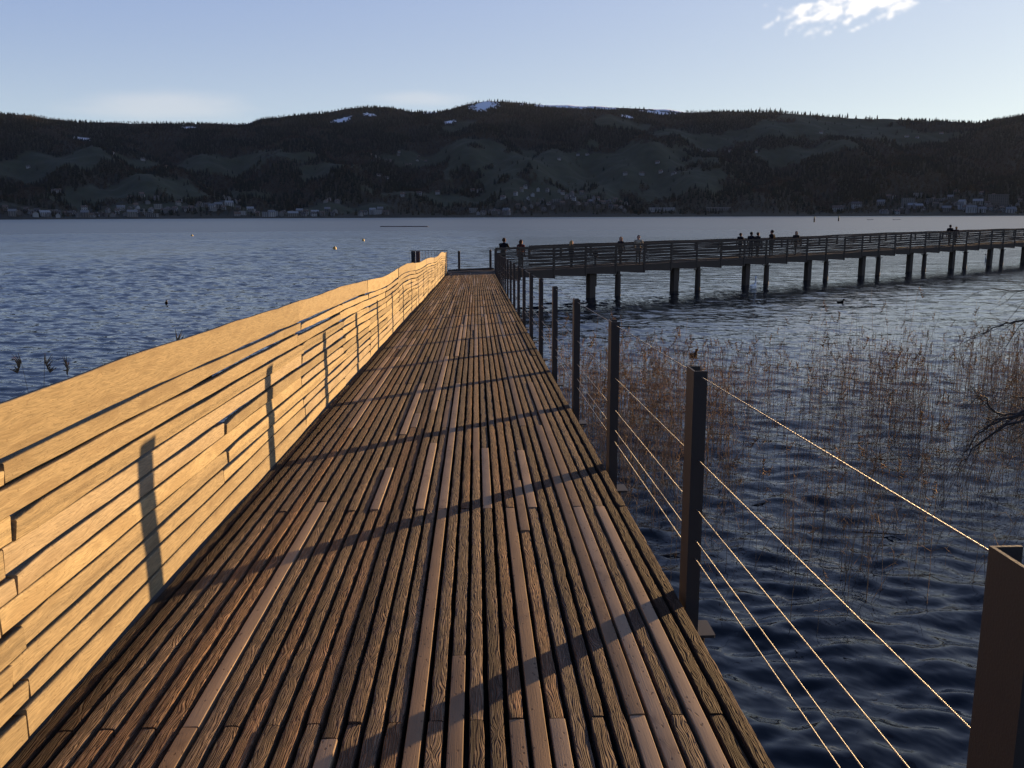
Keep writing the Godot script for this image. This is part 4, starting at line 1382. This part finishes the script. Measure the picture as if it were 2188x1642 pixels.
func reeds() -> void:
	var mat := StandardMaterial3D.new()
	mat.vertex_color_use_as_albedo = true
	mat.roughness = 0.9
	mat.metallic_specular = 0.15
	var r := RandomNumberGenerator.new(); r.seed = 61
	var kinds := []
	for k in 8:
		kinds.append(reed_mesh(500 + k, k % 3 == 0, [2, 0, 4, 1, 5, 0, 3, 2][k]))
	var spots := []
	for k in 8: spots.append([])
	var made := 0
	var tries := 0
	var near := []
	while made < 2600 and tries < 200000:
		tries += 1
		var x := r.randf_range(2.0, 17.0)
		var z := r.randf_range(-27.0, -9.3)
		var az := rad_to_deg(atan2(x, -z))
		if az < 3.6 or az > 36.0: continue
		# thick on the left and in the middle distance, thin near the camera
		var dens := smoothstep(-9.0, -15.0, z) * (1.0 - smoothstep(-23.5, -26.5, z))
		dens *= 0.16 + 0.84 * smoothstep(-0.12, 0.35, noise.get_noise_2d(x * 22.0, z * 22.0))
		if x < 5.0 and z < -15.5: dens = maxf(dens, 0.6 * (1.0 - smoothstep(-23.0, -25.5, z)))
		dens = maxf(dens, 0.035)
		if r.randf() > dens: continue
		var h := r.randf_range(0.85, 1.75) * (1.0 + 0.25 * noise.get_noise_2d(x * 9.0, z * 9.0))
		if r.randf() < 0.06: h *= 1.4
		if z > -14.5: h *= 0.95
		var tilt := Basis(Vector3(r.randfn(), 0, r.randfn()).normalized(), absf(r.randfn(0.0, 0.07)))
		if r.randf() < 0.12: tilt = Basis(Vector3(0.2, 0, -1).normalized(), r.randf_range(0.2, 0.45))
		var th := r.randf_range(1.1, 2.0)
		var b := tilt * Basis(Vector3.UP, r.randf() * TAU).scaled(Vector3(h * 0.7 + th * 0.5, h + 0.2, h * 0.7 + th * 0.5))
		var tr := Transform3D(b, Vector3(x, -0.2, z))
		if z > -12.6 and near.size() < 60:
			near.append([tr, r.randi() % 8])
		else:
			spots[r.randi() % 8].append([tr, r.randf_range(0.6, 1.25)])
		made += 1
	for k in 8:
		var mm := MultiMesh.new()
		mm.transform_format = MultiMesh.TRANSFORM_3D
		mm.use_colors = true
		mm.mesh = kinds[k]
		mm.instance_count = spots[k].size()
		for i in spots[k].size():
			mm.set_instance_transform(i, spots[k][i][0])
			var g: float = spots[k][i][1]
			mm.set_instance_color(i, Color(g, g, g))
		var o := MultiMeshInstance3D.new()
		o.multimesh = mm
		o.material_override = mat
		o.name = numbered("reed_bed")
		add_child(o)
		tag(o, "bed of thin brown winter reeds standing in the water right of the boardwalk", "reeds", "reed bed", "stuff")
	near.sort_custom(func(m, n): return m[0].origin.x / -m[0].origin.z < n[0].origin.x / -n[0].origin.z)
	var stalk := 0
	for q in near:
		stalk += 1
		var t := MeshInstance3D.new()
		t.name = numbered("reed")
		t.mesh = kinds[q[1]]
		t.material_override = mat
		add_child(t)
		t.transform = q[0]
		tag(t, "thin single reed stalk at the near fringe of the bed, %s from the left" % nth(stalk - 1), "reed", "single reeds at the near fringe of the bed")
	# heads behind the board fence
	var head := reed_mesh(900, true, 2, 0.45)
	for q in [[-6.07, -12.09, 2.84, 0.1, "leftmost brown reed head showing above the board fence"], [-5.96, -12.1, 2.88, 0.9, "brown reed head right beside the leftmost one above the fence"], [-5.54, -12.07, 2.81, 0.5, "thin curled reed tip above the fence, third from the left"], [-4.83, -12.06, 2.9, 1.6, "reed head just clearing the fence top edge"], [-4.21, -12.08, 3.15, 0.2, "dark reed head farthest right above the fence"]]:
		var t := MeshInstance3D.new()
		t.name = numbered("tall_reed")
		t.mesh = head
		t.material_override = mat
		add_child(t)
		t.position = Vector3(q[0], -0.4, q[1])
		var h: float = q[2] + 0.4
		t.scale = Vector3(2.6, h, 2.6)
		t.rotation.y = q[3] * 3.0
		tag(t, q[4], "reed", "reed heads above the board fence")
	# floating sticks
	for q in [[4.88, -14.15, 0.4, 0.5, "dark stick floating among the reeds, farther one"], [2.79, -11.92, 0.2, 0.34, "dark twig floating beside the boardwalk near the second post"], [6.1, -12.6, -0.3, 0.4, "dark twig floating right of the reed stalks"]]:
		var st := begin()
		tube(st, [Vector3(-q[3], 0.005, 0), Vector3(-q[3] * 0.3, 0.02, 0.03), Vector3(q[3] * 0.4, 0.01, -0.02), Vector3(q[3], 0.03, 0.02)], [0.006, 0.012, 0.011, 0.004], 5)
		tube(st, [Vector3(q[3] * 0.3, 0.01, 0), Vector3(q[3] * 0.5, 0.05, 0.12)], [0.006, 0.002], 4)
		var o := piece("floating_stick", st.commit(), plain(0.03, 0.024, 0.02), self)
		o.position = Vector3(q[0], 0.0, q[1]); o.rotation.y = q[2]
		tag(o, q[4], "stick", "sticks floating by the reeds")

func twigs(st: SurfaceTool, r: RandomNumberGenerator, a: Vector3, d: Vector3, length: float, rad: float, depth: int) -> void:
	var pts := [a]; var radii := [rad]
	var p := a
	var dir := d.normalized()
	var n := 6
	for k in n:
		dir = (dir + Vector3(r.randfn(0, 0.13), r.randfn(0, 0.13) - 0.035, r.randfn(0, 0.13))).normalized()
		p += dir * length / n
		pts.append(p)
		radii.append(lerpf(rad, rad * 0.4, float(k + 1) / n))
		if depth > 0 and k > 0 and r.randf() < 0.85:
			var side := (dir + Vector3(r.randfn(0, 0.6), r.randfn(0, 0.6), r.randfn(0, 0.6))).normalized()
			twigs(st, r, p, side, length * r.randf_range(0.3, 0.55), rad * 0.5, depth - 1)
	tube(st, pts, radii, 5)

func tree_and_bank() -> void:
	var v := PackedVector3Array(); var idx := PackedInt32Array(); var col := PackedColorArray()
	var n := 24
	for i in n + 1:
		for j in n + 1:
			var x := 6.6 + 9.0 * i / n; var z := -7.6 + 15.0 * j / n
			var e := minf(minf(i, n - i), minf(j, n - j)) / (n * 0.35)
			var y := -0.5 + 0.95 * smoothstep(0.0, 1.0, e) + noise.get_noise_2d(x * 30.0, z * 30.0) * 0.12
			v.append(Vector3(x, y, z))
			var g := 1.0 + 0.4 * noise.get_noise_2d(x * 80.0, z * 80.0)
			col.append(Color(0.055 * g, 0.05 * g, 0.03 * g))
	for i in n:
		for j in n:
			var k := i * (n + 1) + j
			idx.append_array([k, k + 1, k + n + 1, k + n + 1, k + 1, k + n + 2])
	tag(piece("lake_bank", solid(v, idx, PackedVector2Array(), col), M.tinted, self), "", "", "", "structure")
	var t := thing("bare_tree", "leafless tree at the right whose drooping branches hang into view", "tree", Vector3(8.6, 0.2, -6.6))
	var bark := plain(0.04, 0.033, 0.028)
	var st := begin()
	tube(st, [Vector3(8.6, -0.3, -6.6), Vector3(8.5, 1.2, -6.7), Vector3(8.35, 2.6, -6.9), Vector3(8.2, 4.0, -7.1), Vector3(8.1, 5.6, -7.2)], [0.26, 0.19, 0.16, 0.12, 0.05], 9)
	placed("trunk", st.commit(), bark, t)
	var r := RandomNumberGenerator.new(); r.seed = 73
	# each branch: way points, radius at its root
	for q in [
		[[Vector3(8.3, 3.0, -7.0), Vector3(6.6, 3.05, -7.9), Vector3(5.5, 2.92, -8.12), Vector3(5.05, 2.80, -8.1), Vector3(4.80, 2.55, -8.05)], 0.045],
		[[Vector3(8.25, 3.3, -7.0), Vector3(6.4, 3.2, -7.9), Vector3(5.4, 2.90, -8.02), Vector3(5.0, 2.68, -8.06), Vector3(4.72, 2.42, -8.0)], 0.035],
		[[Vector3(8.2, 3.7, -7.05), Vector3(6.5, 3.4, -8.0), Vector3(5.6, 2.95, -8.2), Vector3(5.15, 2.90, -8.15), Vector3(4.98, 3.08, -8.12), Vector3(4.86, 3.03, -8.1)], 0.03],
		[[Vector3(8.15, 4.3, -7.1), Vector3(6.4, 4.1, -8.1), Vector3(5.5, 3.82, -8.25), Vector3(5.2, 3.76, -8.25), Vector3(4.93, 3.66, -8.2)], 0.03],
		[[Vector3(8.1, 4.9, -7.2), Vector3(6.5, 4.5, -8.1), Vector3(5.6, 4.10, -8.3), Vector3(5.06, 4.09, -8.3)], 0.028],
		[[Vector3(8.25, 3.2, -7.0), Vector3(6.6, 3.25, -7.8), Vector3(5.6, 3.08, -8.0), Vector3(5.10, 3.12, -8.0)], 0.028]]:
		st = begin()
		var w: Array = q[0]
		var pts := []; var rad := []
		var m := w.size() - 1
		for k in m * 5 + 1:
			var s := float(k) / 5.0
			var i := mini(int(s), m - 1)
			var f := s - i
			var p := (w[i] as Vector3).cubic_interpolate(w[i + 1], w[maxi(i - 1, 0)], w[mini(i + 2, m)], f) + Vector3(-0.13 * smoothstep(0.0, 1.5, s), 0, 0) + Vector3(r.randfn(0, 0.008), r.randfn(0, 0.008), r.randfn(0, 0.008))
			pts.append(p)
			rad.append(lerpf(q[1] * 0.75, 0.003, pow(float(k) / (m * 5), 0.8)))
			if k > 4 and r.randf() < 0.95:
				var d := (w[i + 1] - w[i]).normalized() as Vector3
				twigs(st, r, p, d + Vector3(r.randfn(0, 0.45), r.randfn(0, 0.45) - 0.15, r.randfn(0, 0.45)), r.randf_range(0.2, 0.6), maxf(0.0025, rad[-1] * 0.4), 1)
		tube(st, pts, rad, 6)
		placed("branch", st.commit(), bark, t)

# ---------------------------------------------------------------- all of it
func _ready() -> void:
	rng.seed = 1
	noise.seed = 2
	noise.noise_type = FastNoiseLite.TYPE_SIMPLEX_SMOOTH
	noise.frequency = 0.01
	noise.fractal_octaves = 3

	var pitch := atan(361.0 / 1892.0)
	var yaw := deg_to_rad(2.27)
	var roll := deg_to_rad(0.22)
	var fw := Vector3(sin(yaw) * cos(pitch), -sin(pitch), -cos(yaw) * cos(pitch))
	var rt := Vector3(cos(yaw), 0, sin(yaw))
	var up := rt.cross(fw)
	var cam := Camera3D.new()
	cam.name = "camera"
	add_child(cam)
	cam.transform = Transform3D(Basis(rt * cos(roll) - up * sin(roll), up * cos(roll) + rt * sin(roll), -fw), Vector3(0, EYE, 0))
	cam.fov = rad_to_deg(2.0 * atan(821.0 / 1892.0))
	cam.near = 0.05
	cam.far = 12000.0
	cam.current = true

	var az := deg_to_rad(SUN_AZ)
	var el := deg_to_rad(SUN_EL)
	var to_sun := Vector3(sin(az) * cos(el), sin(el), -cos(az) * cos(el))
	var env := Environment.new()
	env.background_mode = Environment.BG_SKY
	env.sky = make_sky(to_sun)
	env.sky_rotation = Vector3(0, PI, 0)
	env.background_energy_multiplier = 0.38
	env.tonemap_mode = Environment.TONE_MAPPER_LINEAR
	env.tonemap_exposure = EXPOSURE
	env.fog_enabled = true
	env.fog_density = 0.000008
	env.fog_light_color = Color(0.78, 0.86, 1.0)
	env.sdfgi_enabled = true
	env.ssao_enabled = true
	env.ssil_enabled = true
	var we := WorldEnvironment.new()
	we.name = "environment"
	we.environment = env
	add_child(we)

	var sun := DirectionalLight3D.new()
	sun.name = "sun"
	add_child(sun)
	sun.look_at_from_position(Vector3.ZERO, -to_sun, Vector3.UP)
	sun.light_energy = 1.6
	sun.light_color = lin(1.0, 0.635, 0.29)
	sun.light_angular_distance = 0.5
	sun.shadow_enabled = true

	materials()
	make_water()
	make_hills()
	forest()
	skyline_trees()
	town()
	boardwalk()
	board_fence()
	cable_railing()
	slatted_bridge()
	side_platform()
	people()
	birds()
	on_the_lake()
	reeds()
	tree_and_bank()
